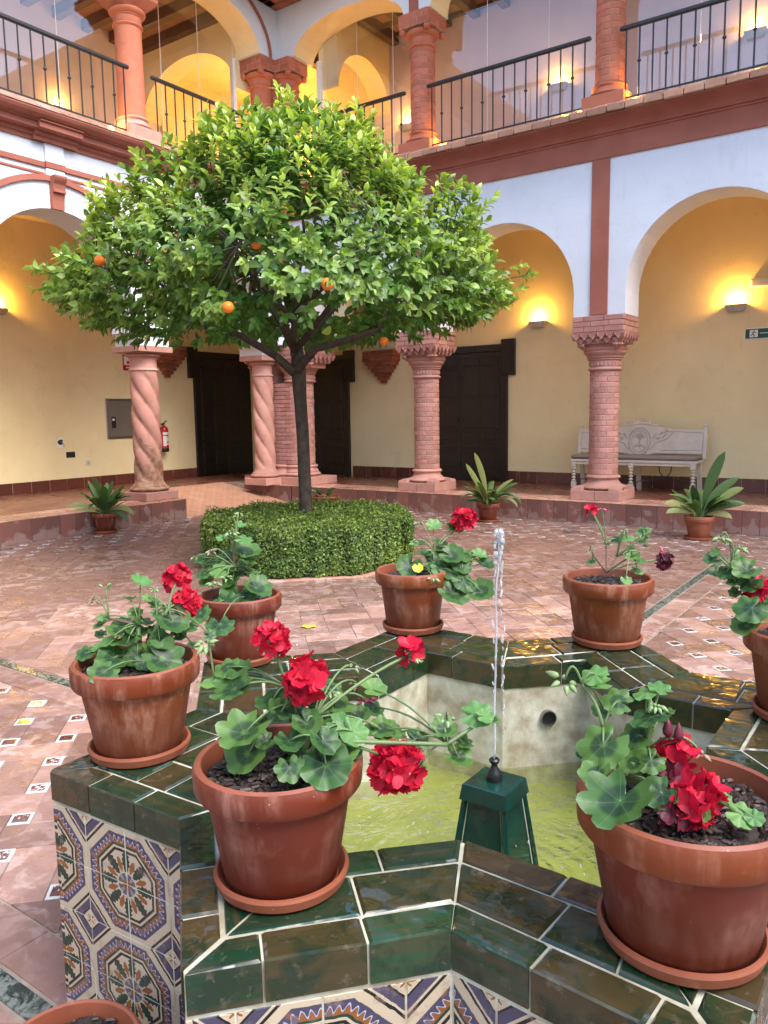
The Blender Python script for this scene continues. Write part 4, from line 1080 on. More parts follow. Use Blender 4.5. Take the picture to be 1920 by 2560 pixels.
doorN=door(lambda u,d,z:(u,YB,z),0,-7.13,1.66,2.28,'dark carved double door between the two brick columns',(False,True))
door(lambda u,d,z:(u,YB,z),0,-10.45,1.35,2.28,'black wooden door right behind the orange tree trunk',(False,True))
door(lambda u,d,z:(XB,u,z),PI/2,11.82,1.50,2.42,'black wooden door left of the corner pier',(True,False)).rotation_euler=(0,0,PI/2)

def sconce(F,rz,c,z,label,e):
    t=thing('wall_lamp',label,'lamp',F(c,0,z),rz,'up-lighting wall lamps of the galleries')
    mb=MB(); v=[(-.15,-.12,.10),(.15,-.12,.10),(.15,0,.10),(-.15,0,.10),(-.11,-.085,0),(.11,-.085,0),(.11,0,0),(-.11,0,0)]
    mb.add(v,[(4,5,6,7),(0,4,7,3),(1,2,6,5),(0,1,5,4),(2,3,7,6)]); mb.build('shade',M['stone'] if e>0 else M['stone'],t)
    MB().bbox(-.10,.10,-.095,-.025,.072,.088,.004).build('bulb',M['lamp_glow'],t)
    p=Vector(F(c,0,z)); n=Vector((math.sin(rz),-math.cos(rz),0))
    if e: lamp('POINT','wall_lamp_light',tuple(p+n*.10+Vector((0,0,.17))),e,(1,.52,.08),.045)
    return t
FBN=lambda u,d,z:(u,YB,z); FBW=lambda u,d,z:(XB,u,z)
sconce(FBN,0,-5.62,2.93,'lit wall lamp above the carved double door side, seen under the left arch',8.5)
sconce(FBN,0,-2.53,2.93,'lit wall lamp on the right back wall beside the emergency light',8.5)
sconce(FBW,PI/2,6.95,3.2,'wall lamp glowing at the left edge of the photo',8.5)
sconce(FBN,0,-5.30,6.60,'wall lamp lit behind the glass above the right hand arcade',4)
sconce(FBN,0,-2.42,6.62,'wall lamp lit behind the glass at the top right corner',4)
lamp('POINT','corner_room_light',(-10.6,11.5,6.3),34,(1,.66,.22),.15)
sconce(FBW,PI/2,8.3,6.6,'added wall lamp brightening the upper gallery left of the corner columns',4); sconce(FBW,PI/2,5.3,6.6,'added wall lamp brightening the upper gallery at the top left corner',3.5); sconce(FBN,0,-8.2,6.6,'added wall lamp brightening the upper gallery right of the corner columns',4)  # lamps added to brighten the upper gallery behind the glass
MB_=MB().lathe([(.05,0),(.16,.04),(.17,.10),(.0,.13)],20); tag(MB_.build('ceiling_lamp',M['lamp_glow'],loc=(-10.6,11.6,7.6)),'glowing lamp of the upper corner room','lamp')

# emergency light and exit sign
t=thing('emergency_light','white emergency light fitting above the wall lamp on the right','light fitting',(-2.14,YB,3.24))
MB().bbox(-.21,.21,-.07,0,0,.13,.02).build('housing',M['whitep'],t); MB().bbox(-.18,.18,-.082,-.07,.02,.11,.01).build('diffuser',M['cream_paint'],t)
for k in (-.12,-.07): MB().lathe([(.010,0),(.008,.004)],10).map(lambda x,y,z:(x+k,-.0825-z,y+.07)).build('indicator',M['stone'],t)
t=thing('exit_sign','green exit sign with running figure and arrow on the right back wall','sign',(-2.17,YB,2.53))
MB().bbox(-.235,.235,-.010,0,-.010,.150,.002).build('border',M['whitep'],t); MB().bbox(-.222,.222,-.016,-.008,.003,.137,.002).build('face',M['greensign'],t)
MB().box(-.165,-.055,-.0175,-.014,.020,.122).build('figure_panel',M['whitep'],t)
def flat(pts,w_,yy,name,mat,par,closed=False):
    mb=MB()
    for (a,b) in zip(pts[:-1],pts[1:]):
        dx,dz=b[0]-a[0],b[1]-a[1]; L_=math.hypot(dx,dz) or 1; nx,nz=-dz/L_*w_/2,dx/L_*w_/2
        mb.add([(a[0]+nx,yy,a[1]+nz),(b[0]+nx,yy,b[1]+nz),(b[0]-nx,yy,b[1]-nz),(a[0]-nx,yy,a[1]-nz),(a[0]+nx,yy+.001,a[1]+nz),(b[0]+nx,yy+.001,b[1]+nz),(b[0]-nx,yy+.001,b[1]-nz),(a[0]-nx,yy+.001,a[1]-nz)],[(0,1,2,3),(4,7,6,5),(0,4,5,1),(1,5,6,2),(2,6,7,3),(3,7,4,0)])
    return mb.build(name,mat,par)
fg=M['greensign']
flat([(-.110,.092),(-.122,.062),(-.100,.046),(-.112,.026)],.012,-.0190,'runner',fg,t); flat([(-.122,.062),(-.142,.046),(-.155,.052)],.010,-.0192,'runner',fg,t)
flat([(-.135,.074),(-.128,.088),(-.108,.092),(-.094,.080),(-.080,.084)],.008,-.0194,'runner',fg,t)
MB().lathe([(.009,0),(.009,.001)],12).map(lambda x,y,z:(x-.104,-.0185-z,y+.106)).build('runner_head',fg,t)
flat([(-.03,.072),(.16,.072)],.010,-.0185,'arrow',M['whitep'],t)
MB().add([(.155,-.0187,.050),(.205,-.0187,.072),(.155,-.0187,.094),(.155,-.0175,.050),(.205,-.0175,.072),(.155,-.0175,.094)],[(0,1,2),(3,5,4),(0,3,4,1),(1,4,5,2),(2,5,3,0)]).build('arrow',M['whitep'],t)

# metal cabinet, extinguisher, sign, wall holes, socket
t=thing('wall_cabinet','grey metal wall cabinet half hidden by the worn twisted column','cabinet',(XB,9.22,1.15),PI/2)
MB().bbox(-.36,.36,-.03,0,0,.73,.01).build('frame',M['steel'],t); MB().bbox(-.32,.32,-.038,-.03,.04,.69,.004).build('door',M['panel'],t)
lk=MB().bbox(-.27,-.18,-.050,-.038,.20,.40,.004).build('lock',M['black'],t); MB().bbox(-.255,-.215,-.056,-.049,.33,.37,.002).build('key_plate',M['whitep'],t)
t=thing('fire_extinguisher','red fire extinguisher on the wall right of the worn twisted column','extinguisher',(XB+.12,10.06,.86))
MB().lathe([(.075,.0),(.085,.012),(.085,.075)],24).build('boot',M['black'],t,smooth='auto')
MB().lathe([(.083,.07),(.083,.42),(.075,.46),(.05,.49),(.03,.50),(.028,.52)],24).build('cylinder',M['redgloss'],t,smooth='auto')
MB().add([],[]).tube([(0,0,.51),(0,0,.56)],.018,8).tube([(0,0,.555),(.01,.07,.60)],.012,6).tube([(0,-.05,.52),(0,.03,.55)],.010,6).build('valve',M['black'],t)
MB().tube(bez((0,-.03,.54),(.02,-.14,.56),(.03,-.11,.42),8),.010,6).build('hose',M['black'],t)
lab=MB(); n=8
for (z0,z1,a0,a1) in ((.33,.38,-.9,.55),(.12,.31,-.9,-.1),(.14,.17,.0,.5),(.20,.30,.05,.5)):
    vs=[];fs=[]
    for i in range(n+1):
        a=a0+(a1-a0)*i/n+0.0; vs+=[(.0845*math.cos(a),.0845*math.sin(a),z0),(.0845*math.cos(a),.0845*math.sin(a),z1)]
    for i in range(n): fs.append((2*i,2*i+2,2*i+3,2*i+1))
    lab.add(vs,fs)
lab.build('paper_label',M['whitep'],t)
MB().bbox(-.12,-.085,-.03,.03,.30,.40,.004).build('bracket',M['steel'],t)
t=thing('fire_sign','small red and white fire sign peeking out left of the twisted column capital','sign',(XB,9.45,2.40),PI/2)
MB().bbox(-.16,.16,-.008,0,0,.29,.003).build('plate',M['redgloss'],t); MB().bbox(-.135,.135,-.011,-.007,.10,.265,.002).build('white_field',M['whitep'],t)
MB().lathe([(.03,0),(.03,.002)],14).map(lambda x,y,z:(x-.05,-.0115-z,y+.15)).build('emblem',M['redgloss'],t); MB().box(-.10,.10,-.0125,-.0075,.045,.065).build('lettering',M['whitep'],t)
t=thing('wall_hole','round broken hole in a white plaster patch on the left back wall','wall hole',(XB,7.92,1.10),PI/2)
mb=MB(); n=18
mb.add([((.085+random.uniform(-.012,.012))*math.cos(2*PI*i/n)*.85,-.004,(.10+random.uniform(-.015,.015))*math.sin(2*PI*i/n)+.02) for i in range(n)],[tuple(range(n))]); mb.build('plaster_patch',M['whitep'],t)
mb=MB(); mb.add([((.05+random.uniform(-.012,.012))*math.cos(2*PI*i/n),-.007,(.05+random.uniform(-.01,.01))*math.sin(2*PI*i/n)+.03) for i in range(n)],[tuple(range(n))]); mb.build('hole',M['bark'],t)
MB().tube([(.01,-.01,.04),(.04,-.03,.0),(.05,-.03,-.05)],.006,5).build('wire',M['dry'],t)
t=thing('wall_vent','small black rectangular opening low on the left back wall','wall opening',(XB,8.10,.855),PI/2)
MB().bbox(-.085,.085,-.012,.0,0,.10,.003).build('frame',M['bark'],t); MB().box(-.072,.072,-.0135,-.0120,.014,.086).build('opening',M['black'],t)
t=thing('wall_socket','white round socket plate low on the left back wall','socket',(XB,8.44,.70),PI/2)
MB().bbox(-.05,.05,-.010,0,0,.09,.006).build('plate',M['cream_paint'],t); MB().lathe([(.026,0),(.024,.003)],16).map(lambda x,y,z:(x,-.0105-z,y+.045)).build('socket_face',M['stone'],t)

# ---- bench: local x to the right, local -y to the front
t=thing('bench','cream painted carved bench with turned legs and brown cushion','bench',(-3.78,12.02,ZG)); CP=M['cream_paint']
L_=.95
MB().bbox(-L_,L_,-.24,.24,.445,.485,.008).build('seat',CP,t); MB().bbox(-L_+.01,L_-.01,-.245,.225,.487,.555,.025).build('cushion',M['cushion'],t,smooth='auto')
MB().bbox(-L_+.04,L_-.04,-.225,-.205,.405,.445,.004).build('apron',CP,t)
for x in (-.90,0,.90):
    MB().bbox(x-.035,x+.035,-.235,-.165,.36,.445,.005).bbox(x-.035,x+.035,-.235,-.165,.04,.13,.005).build('leg_block',CP,t)
    pr=[(.028,.0),(.032,.01),(.022,.04)]+[(.020+.018*abs(math.sin(PI*(z_)/4)),.13+.0575*z_/ 4*4/4*1) for z_ in []]
    beads=[]
    for b in range(5):
        for q in range(6): beads.append((.014+.022*math.sin(PI*q/5.0),.13+b*.046+.046*q/6))
    beads.append((.014,.36))
    MB().lathe(beads,14,x,-.20).build('turned_leg',CP,t,smooth=True); MB().lathe([(.028,.0),(.033,.015),(.020,.04)],14,x,-.20).build('foot',CP,t,smooth=True)
    mb=MB(); mb.add([(x-.03,.10,.445),(x+.03,.10,.445),(x+.03,.16,.445),(x-.03,.16,.445),(x-.03,.20,0),(x+.03,.20,0),(x+.03,.26,0),(x-.03,.26,0)],[(0,1,2,3),(4,7,6,5),(0,4,5,1),(1,5,6,2),(2,6,7,3),(3,7,4,0)]); mb.build('back_leg',CP,t)
# backrest: outline with raised centre, leaning back
def btop(x):
    a=abs(x)/L_
    return .93+.075*(.5+.5*math.cos(min(1,a/.62)*PI)) - (.0 if a<.9 else .0)
prof=[]; nx=56
for i in range(nx+1):
    x=-L_+2*L_*i/nx; zb=.575
    if abs(x)<.24: zb=.575-.045*math.cos(x/.24*PI/2)
    prof.append((x,zb,btop(x)))
lean=lambda x,y,z:(x,y+.17+(z-.5)*.14,z)
mb=MB(); vs=[];fs=[]
for x,a,b in prof: vs+=[(x,-.018,a),(x,-.018,b),(x,.018,a),(x,.018,b)]
for i in range(nx):
    o_=4*i; fs+=[(o_,o_+4,o_+5,o_+1),(o_+2,o_+3,o_+7,o_+6),(o_+1,o_+5,o_+7,o_+3),(o_,o_+2,o_+6,o_+4)]
fs+=[(0,1,3,2),(4*nx,4*nx+2,4*nx+3,4*nx+1)]
mb.add(vs,fs).map(lean); bk_=mb.build('backrest',CP,t)
def bead_line(pts,r=.006,name='carved_border'):
    m2=MB(); m2.tube([lean(x,-.020,z) for x,z in pts],r,5); return m2.build(name,M['stone'],bk_)
for s_ in(-1,1):
    bead_line([(s_*.30,.86),(s_*.40,.90),(s_*.52,.915),(s_*.62,.90),(s_*.93,.885),(s_*.93,.63),(s_*.32,.62)]); bead_line([(s_*.93,.63),(s_*.95,.60)])
    bead_line([(s_*.52,.915),(s_*.42,.80),(s_*.24,.72),(s_*.20,.66),(s_*.15,.62)]); 
    for k in range(9): a=k*.17; bead_line([(s_*(.20+.20*k/9),.80+.05*math.sin(k*1.7)+.06*k/9),(s_*(.235+.20*k/9),.83+.05*math.sin(k*1.7+.5)+.06*k/9)],.010,'carved_leaf')
el=lambda a_,b_,n=26:[(a_*math.cos(2*PI*i/n),.755+b_*math.sin(2*PI*i/n)) for i in range(n+1)]
bead_line(el(.165,.205),.010,'medallion_rim'); bead_line(el(.125,.165),.007,'medallion_rim')
for a in (-1.1,-.75,-.38,0,.38,.75,1.1): bead_line([(0,.78),(.05*math.sin(a),.80+.05*math.cos(a)),(.10*math.sin(a),.80+.09*math.cos(a)-.02*abs(a))],.008,'palm_frond')
bead_line([(0,.78),(0,.66)],.010,'palm_trunk'); bead_line([(-.08,.66),(-.04,.70),(0,.66),(.04,.70),(.08,.66)],.010,'carved_leaf')
for k in range(9):
    x=-.24+.06*k; zt=1.005+.055*math.cos(x/.26*1.4)
    m2=MB(); m2.lathe([(.004,0),(.018,.010),(.022,.022),(.012,.036),(.002,.042)],8); m2.map(lambda a,b,c:lean(a+x,b*.6,c+zt-.02)); m2.build('crest_leaf',CP,bk_)
m2=MB(); m2.tube([lean(-.27,0,.985),lean(-.13,0,1.015),lean(0,0,1.025),lean(.13,0,1.015),lean(.27,0,.985)],.022,8); m2.build('crest_rail',CP,bk_)
for s_ in(-1,1): m2=MB(); m2.bbox(s_*.96-.025,s_*.96+.025,-.03,.03,.5,.975,.006); m2.bbox(s_*.955-.035,s_*.955+.035,-.04,.04,.975,1.0,.006); m2.map(lean); m2.build('post',CP,bk_)
for s_ in (-1,1):
    m2=MB(); m2.tube([(s_*.45-.10,0,.445),(s_*.45-.08,0,.30),(s_*.45-.03,0,.235),(s_*.45,0,.215),(s_*.45+.03,0,.235),(s_*.45+.08,0,.30),(s_*.45+.10,0,.445)],.008,6); m2.build('iron_brace',M['iron'],t)
    m2=MB(); m2.tube([(s_*.45-.40,-.12,.12),(s_*.45-.36,-.12,.165),(s_*.45-.2,-.05,.185),(s_*.45,0,.215),(s_*.45+.2,-.05,.185),(s_*.45+.36,-.12,.165),(s_*.45+.42,-.13,.12)],.007,6); m2.build('iron_brace',M['iron'],t)

# ================================================================ FOUNTAIN
HC=.708; CX,CY=-.935,1.785; A_=.775; T_=.41421356
def star(a):
    t=a*T_; s=a*1.41421356
    P=[(-a,-a),(-t,-a),(0,-s),(t,-a),(a,-a),(a,-t),(s,0),(a,t),(a,a),(t,a),(0,s),(-t,a),(-a,a),(-a,t),(-s,0),(-a,-t)]
    return [Vector((CX+x,CY+y)) for x,y in P]
outer=star(A_); inner=star(.505)
for i,v in ((0,(-1.705,.999)),(1,(-1.263,1.025)),(2,(-.896,.714)),(3,(-.608,1.034)),(4,(-.165,1.0))): outer[i]=Vector(v)
fo=thing('star_fountain','eight pointed star fountain with green glazed rim and painted tile walls','fountain',(0,0,0))
def ringpt(i,f): i%=16; return outer[i].lerp(inner[i],f)
core=MB()
for i in range(16):
    a,b,c,d=ringpt(i,.012),ringpt(i+1,.012),ringpt(i+1,.988),ringpt(i,.988)
    core.add([(p.x,p.y,.02) for p in (a,b,c,d)]+[(p.x,p.y,HC-.0052) for p in (a,b,c,d)],[(0,1,2,3),(4,7,6,5),(0,4,5,1),(2,6,7,3)])
core_o=core.build('rim_mortar',M['cap_grout'],fo)
def uvset(me,fn):
    uvl=me.uv_layers.new(name='UVMap'); co=[v.co for v in me.vertices]
    for lp in me.loops: uvl.data[lp.index].uv=fn(co[lp.vertex_index])
rr=random.Random(11)
for i in range(16):
    for (f0,f1,dep,nn) in ((0,.275,.073,3),(.275,.72,.018,2 if i%3 else 3),(.72,1.,.080,2)):
        A0,B0,B1,A1=ringpt(i,f0),ringpt(i+1,f0),ringpt(i+1,f1),ringpt(i,f1)
        cuts=[0]+[ (k+rr.uniform(-.22,.22))/nn for k in range(1,nn)]+[1]
        ed=(B0-A0).normalized()
        for c0,c1 in zip(cuts[:-1],cuts[1:]):
            def cutpt(c,P,Q,mid):   # square cut across the strip
                return P.lerp(Q,c)
            # middle cuts run square to the edge
            p00=A0.lerp(B0,c0); p10=A0.lerp(B0,c1)
            def sq(p,c):
                if c in(0,1): return A1 if c==0 else B1
                nrm=Vector((-ed.y,ed.x)); 
                if nrm.dot(A1-A0)<0: nrm=-nrm
                wd=abs((A1-A0).dot(nrm)); q=p+nrm*wd
                t_=(q-A1).dot(ed)/max(1e-6,(B1-A1).dot(ed)); t_=min(.97,max(.03,t_)); return A1.lerp(B1,t_)
            p01,p11=sq(p00,c0),sq(p10,c1)
            poly=inset([tuple(p00),tuple(p10),tuple(p11),tuple(p01)],.0022)
            if len(poly)<3: continue
            zt=HC+rr.uniform(-.0012,.0012)
            cen=Vector((sum(p[0] for p in poly)/len(poly),sum(p[1] for p in poly)/len(poly)))
            b=MB(); push=0
            lp=[(p[0]-cen.x,p[1]-cen.y) for p in poly]
            # shift outer and inner rows proud of the core
            nrm=Vector((-ed.y,ed.x)); nrm=nrm if nrm.dot(A1-A0)>0 else -nrm
            sh=-.004 if f0==0 else (.004 if f1==1 else 0)
            b.prism([(x+nrm.x*sh,y+nrm.y*sh) for x,y in lp],-dep,0,.0045)
            me=b.mesh('tile',M['green']); ru=rr.uniform(0,50); 
            uvset(me,lambda c,e=ed,n_=nrm,u=ru:((c.x*e.x+c.y*e.y)+u,(c.x*n_.x+c.y*n_.y)+c.z+u))
            o=link('tile',me,fo,(cen.x,cen.y,zt)); o.rotation_euler=(rr.uniform(-.006,.006),rr.uniform(-.006,.006),0)
# painted wall tiles
ZT=HC-.078
for i in range(16):
    P0,P1=outer[i],outer[(i+1)%16]; e=(P1-P0); Lg=e.length; e.normalize(); nrm=Vector((e.y,-e.x))
    if nrm.dot(P0-Vector((CX,CY)))<0 and nrm.dot(P1-Vector((CX,CY)))<0: nrm=-nrm
    cen_out=((P0+P1)/2-Vector((CX,CY)))
    if nrm.dot(cen_out)<0: nrm=-nrm
    ts=.1375; off=Lg/2+(.035 if i==0 else 0.0)
    cols=[]; k=-6
    while off+k*ts<Lg:
        a,b=max(0,off+k*ts),min(Lg,off+(k+1)*ts)
        if b-a>.012: cols.append((a,b))
        k+=1
    zr=[]; z=.494-.131+.262
    while z>0.01:
        zr.append((max(.0,z-.131),min(z,ZT))); z-=.131
    ang=math.atan2(e.y,e.x)
    for a,b in cols:
        for z0,z1 in zr:
            if z1-z0<.01: continue
            mb=MB(); mb.bbox(a+.0015,b-.0015,-.004,.008,z0+.001,z1-.001,.0015)
            me=mb.mesh('painted_tile',M['azulejo']); uvset(me,lambda c,o_=off:((c.x-o_)/.275+.5,(c.z-.494)/.262+.5))
            flip=Vector((math.cos(ang-PI/2),math.sin(ang-PI/2))).dot(nrm)>0
            o=link('painted_tile',me,fo,(P0.x-nrm.x*.006,P0.y-nrm.y*.006,0)); o.rotation_euler=(0,0,ang)
            if not flip: me.transform(Matrix.Scale(-1,4,(0,1,0)))
# basin inside
bw_=MB()
for i in range(16):
    a,b=inner[i],inner[(i+1)%16]; ca=Vector((CX,CY))
    a2=a+(a-ca).normalized()*.012; b2=b+(b-ca).normalized()*.012
    n=6
    bw_.add([(a2.x,a2.y,.10),(b2.x,b2.y,.10),(b2.x,b2.y,HC-.07),(a2.x,a2.y,HC-.07)],[(0,1,2,3)])
bw_.build('basin_wall',M['basin'],fo)
bt=MB(); ca=Vector((CX,CY)); bt.add([(p.x+(p.x-CX)*.02,p.y+(p.y-CY)*.02,.285) for p in inner]+[(CX,CY,.285)],[(i,(i+1)%16,16) for i in range(16)]); bt.build('basin_floor',M['algae'],fo)
wt_=MB(); wt_.add([(p.x+(p.x-CX)*.01,p.y+(p.y-CY)*.01,.345) for p in inner]+[(CX,CY,.345)],[(i,(i+1)%16,16) for i in range(16)])
tag(wt_.build('basin_water',M['water']),kind='structure')
# overflow pipe
pc=Vector((-1.03,2.402,.515)); pn=Vector((.707,-.707,0))
MB().lathe([(.024,-.03),(.024,.012),(.0275,.012),(.0275,-.03)],20,cap=False).map(lambda x,y,z:(pc.x+pn.x*z+.707*x,pc.y+pn.y*z+.707*x,pc.z+y)).build('overflow_pipe',M['steel'],fo)
MB().lathe([(.024,-.028),(.0,-.027)],20,cap=False).map(lambda x,y,z:(pc.x+pn.x*z+.707*x,pc.y+pn.y*z+.707*x,pc.z+y)).lathe([],3) if False else None
mb=MB(); n=20; mb.add([(pc.x+.707*.0245*math.cos(2*PI*i/n)+pn.x*.002,pc.y+.707*.0245*math.cos(2*PI*i/n)+pn.y*.002,pc.z+.0245*math.sin(2*PI*i/n)) for i in range(n)],[tuple(range(n))]); mb.build('pipe_mouth',M['black'],fo)
# pedestal and nozzle
PX,PY=-.905,1.765
t=thing('fountain_pedestal','dark green tapered tiled pedestal holding the jet in the basin','pedestal',(PX,PY,0))
for k in range(4):
    a=k*PI/2; wb,wt=.105,.055
    mb=MB(); mb.add([(-wb+.012,-wb,.12),(wb-.012,-wb,.12),(wt-.008,-wt,.548),(-wt+.008,-wt,.548),(-wb+.012,-wb+.02,.12),(wb-.012,-wb+.02,.12),(wt-.008,-wt+.02,.548),(-wt+.008,-wt+.02,.548)],[(0,1,2,3),(4,7,6,5),(0,4,5,1),(1,5,6,2),(2,6,7,3),(3,7,4,0)])
    o=mb.build('side_tile',M['green_dark'],t); o.rotation_euler=(0,0,a)
    mb=MB(); mb.tube([(-wb-.001,-wb-.001,.12),(-wt-.001,-wt-.001,.548)],[.014,.009],6); o=mb.build('corner_tile',M['green_dark'],t); o.rotation_euler=(0,0,a)
    mb=MB(); mb.tube([(-wb+.013,-wb-.001,.12),(-wt+.009,-wt-.001,.548)],[.0018,.0015],4); mb.tube([(wb-.013,-wb-.001,.12),(wt-.009,-wt-.001,.548)],[.0018,.0015],4); o=mb.build('joint_line',M['cap_grout'],t); o.rotation_euler=(0,0,a)
mb=MB(); mb.add([(x*.068,y*.068,.543) for x,y in((-1,-1),(1,-1),(1,1),(-1,1))]+[(x*.062,y*.062,.583) for x,y in((-1,-1),(1,-1),(1,1),(-1,1))]+[(x*.058,y*.058,.586) for x,y in((-1,-1),(1,-1),(1,1),(-1,1))],[(3,2,1,0),(8,9,10,11)]+[(i+4*q,(i+1)%4+4*q,4+(i+1)%4+4*q,4+i+4*q) for q in(0,1) for i in range(4)]); mb.build('cap',M['green_dark'],t)
MB().lathe([(.021,.586),(.021,.600),(.016,.612),(.009,.622),(.008,.630),(.013,.636),(.0145,.642),(.011,.646),(.010,.643)],20).build('nozzle',M['black'],t,smooth='auto')
# the jet: a thin rising thread, a crown of foam, strings of falling drops
jt=thing('water_jet','clear water jet rising from the black nozzle with falling drops','water jet',(PX,PY,.645))
pts=[(.0005*k*math.sin(k*.7)*.3+.009*(k/22)**1.5,0.002*math.sin(k),.585*k/22) for k in range(23)]
MB().tube(pts,[.0024+.0007*abs(math.sin(k*1.9)) for k in range(23)],8).build('rising_thread',M['jet'],jt,smooth=True)
rj=random.Random(5)
def blob(p,r,e,name='drop',mat='jet'):
    o=MB().lathe([(.02*r,-r*e),(.6*r,-.8*r*e),(r,-.2*r*e),(.85*r,.4*r*e),(.4*r,.85*r*e),(.02*r,r*e)],8).build(name,M[mat],jt,loc=p,smooth=True); o.rotation_euler=(rj.uniform(-.3,.3),rj.uniform(-.3,.3),0); return o
for k in range(26):
    a=rj.uniform(0,2*PI); q=rj.random(); blob((.010+.010*math.cos(a)*(1-q*.3),.010*math.sin(a),.56+.045*q-.05*(k%5==0)),rj.uniform(.004,.008),rj.uniform(.8,1.6),'foam_drop','foam')
for k in range(30):
    q=k/30; blob((.012+.016*q**.6+rj.uniform(-.004,.004),rj.uniform(-.006,.006),.55-.50*q+rj.uniform(-.01,.01)),rj.uniform(.0015,.0042)*(1.15-q*.6),rj.uniform(1.8,4.8))
for k in range(16):
    q=k/16; blob((.002+rj.uniform(-.006,.004),rj.uniform(-.006,.006),.52-.36*q),rj.uniform(.0015,.0036),rj.uniform(2,4.5))
for k in range(46):
    a=rj.uniform(0,2*PI); d=rj.uniform(.06,.24); blob((d*math.cos(a),d*math.sin(a),-.30+rj.uniform(0,.14)),rj.uniform(.0014,.003),rj.uniform(1,2.4),'splash_drop')
#SECTION5
# ================================================================ POTS AND PLANTS
def uvmesh(mb,name,mat,smooth=True):
    me=mb.mesh(name,mat,smooth,recalc=False); return me
LEAF={}
def gleaf(kind,var):
    key=(kind,var)
    if key in LEAF: return LEAF[key]
    r_=random.Random(var*13+5); n=42; nl=7
    rings=(.18,.42,.68,.88,1.0); vs=[(0,0,0)]; cup=r_.uniform(-.05,.28); wav=r_.uniform(.05,.12); fold=r_.uniform(-.08,.22); notch=.34
    lobamp=r_.uniform(.05,.125)
    for q in rings:
        for i in range(n+1):
            th=-PI+2*PI*i/n                     # th=0 is the leaf tip (+y), +-pi the stalk notch
            tt=abs(th)/PI
            rad=1-.10*tt**2; lob=abs(math.cos(th*nl/2/1.0))**.6
            rad*=1-lobamp*(1-lob)*2*q; rad*=1+.02*math.cos(th*28)*q
            if tt>.88: rad*=1-(tt-.88)/.12*.62
            rr_=q*rad; x,y=rr_*math.sin(th),rr_*math.cos(th)
            z=cup*q*q - .10*q*q*q*math.cos(th*2)*.6 + wav*math.sin(th*nl+1.0)*q*q + fold*abs(x)*1.0 - .035*q*abs(math.sin(th*nl/2+PI/2))
            vs.append((x,y,z))
    fs=[]; m_=n+1
    for i in range(n): fs.append((0,1+i,2+i))
    for k in range(len(rings)-1):
        for i in range(n): a=1+k*m_+i; b=a+m_; fs.append((a,b,b+1,a+1))
    me=MB().add(vs,fs).mesh('leaf',M[kind],True,recalc=False)
    uvl=me.uv_layers.new(name='UVMap')
    for lp in me.loops: c=me.vertices[lp.vertex_index].co; uvl.data[lp.index].uv=(c.x,c.y)
    LEAF[key]=me; return me
FLO={}
def floret(kind,var):
    key=(kind,var)
    if key in FLO: return FLO[key]
    r_=random.Random(var*7+3); mb=MB(); full=r_.random()>.4
    for p in range(5 if full else 7):
        a=2*PI*p/(5 if full else 7)+r_.uniform(-.2,.2); tilt=r_.uniform(.15,.7); L_=r_.uniform(.85,1.1); wd=r_.uniform(.36,.46); cur=r_.uniform(-.25,.35)
        vs=[];nu,nv=4,3
        for i in range(nu+1):
            u=i/nu
            for j in range(nv+1):
                v=(j/nv-.5)*2; ww=wd*math.sin(PI*min(1,.12+u*.78))**.7*(1 if u<1 else .75)
                x=v*ww; y=L_*u*math.cos(tilt); z=L_*u*math.sin(tilt)-cur*u*u*.6+.12*v*v*u+.05*math.sin(v*5+p)*u
                vs.append((x*math.cos(a)-y*math.sin(a),x*math.sin(a)+y*math.cos(a),z))
        fs=[(i*(nv+1)+j,i*(nv+1)+j+1,(i+1)*(nv+1)+j+1,(i+1)*(nv+1)+j) for i in range(nu) for j in range(nv)]
        mb.add(vs,fs)
    me=mb.mesh('floret',M[kind],True,recalc=False); FLO[key]=me; return me
def orient(zdir,ydir):
    z=Vector(zdir).normalized(); y=Vector(ydir); y=(y-z*y.dot(z))
    if y.length<1e-4: y=Vector((0,0,1))-z*z.z
    y.normalize(); x=y.cross(z); return Matrix((x,y,z)).transposed()
def place(o,p,rotm,s):
    o.matrix_local=Matrix.Translation(p)@rotm.to_4x4()@Matrix.Scale(s,4)
pot_prof=lambda rt,rb,h,lip:[(rb*.55,.004),(rb,.0),(rb+.004,.004),(rt-.020,h-lip),(rt-.004,h-lip+.004),(rt,h-lip+.010),(rt+.002,h-.012),(rt-.002,h-.004),(rt-.008,h),(rt-.014,h-.003),(rt-.018,h-.03)]
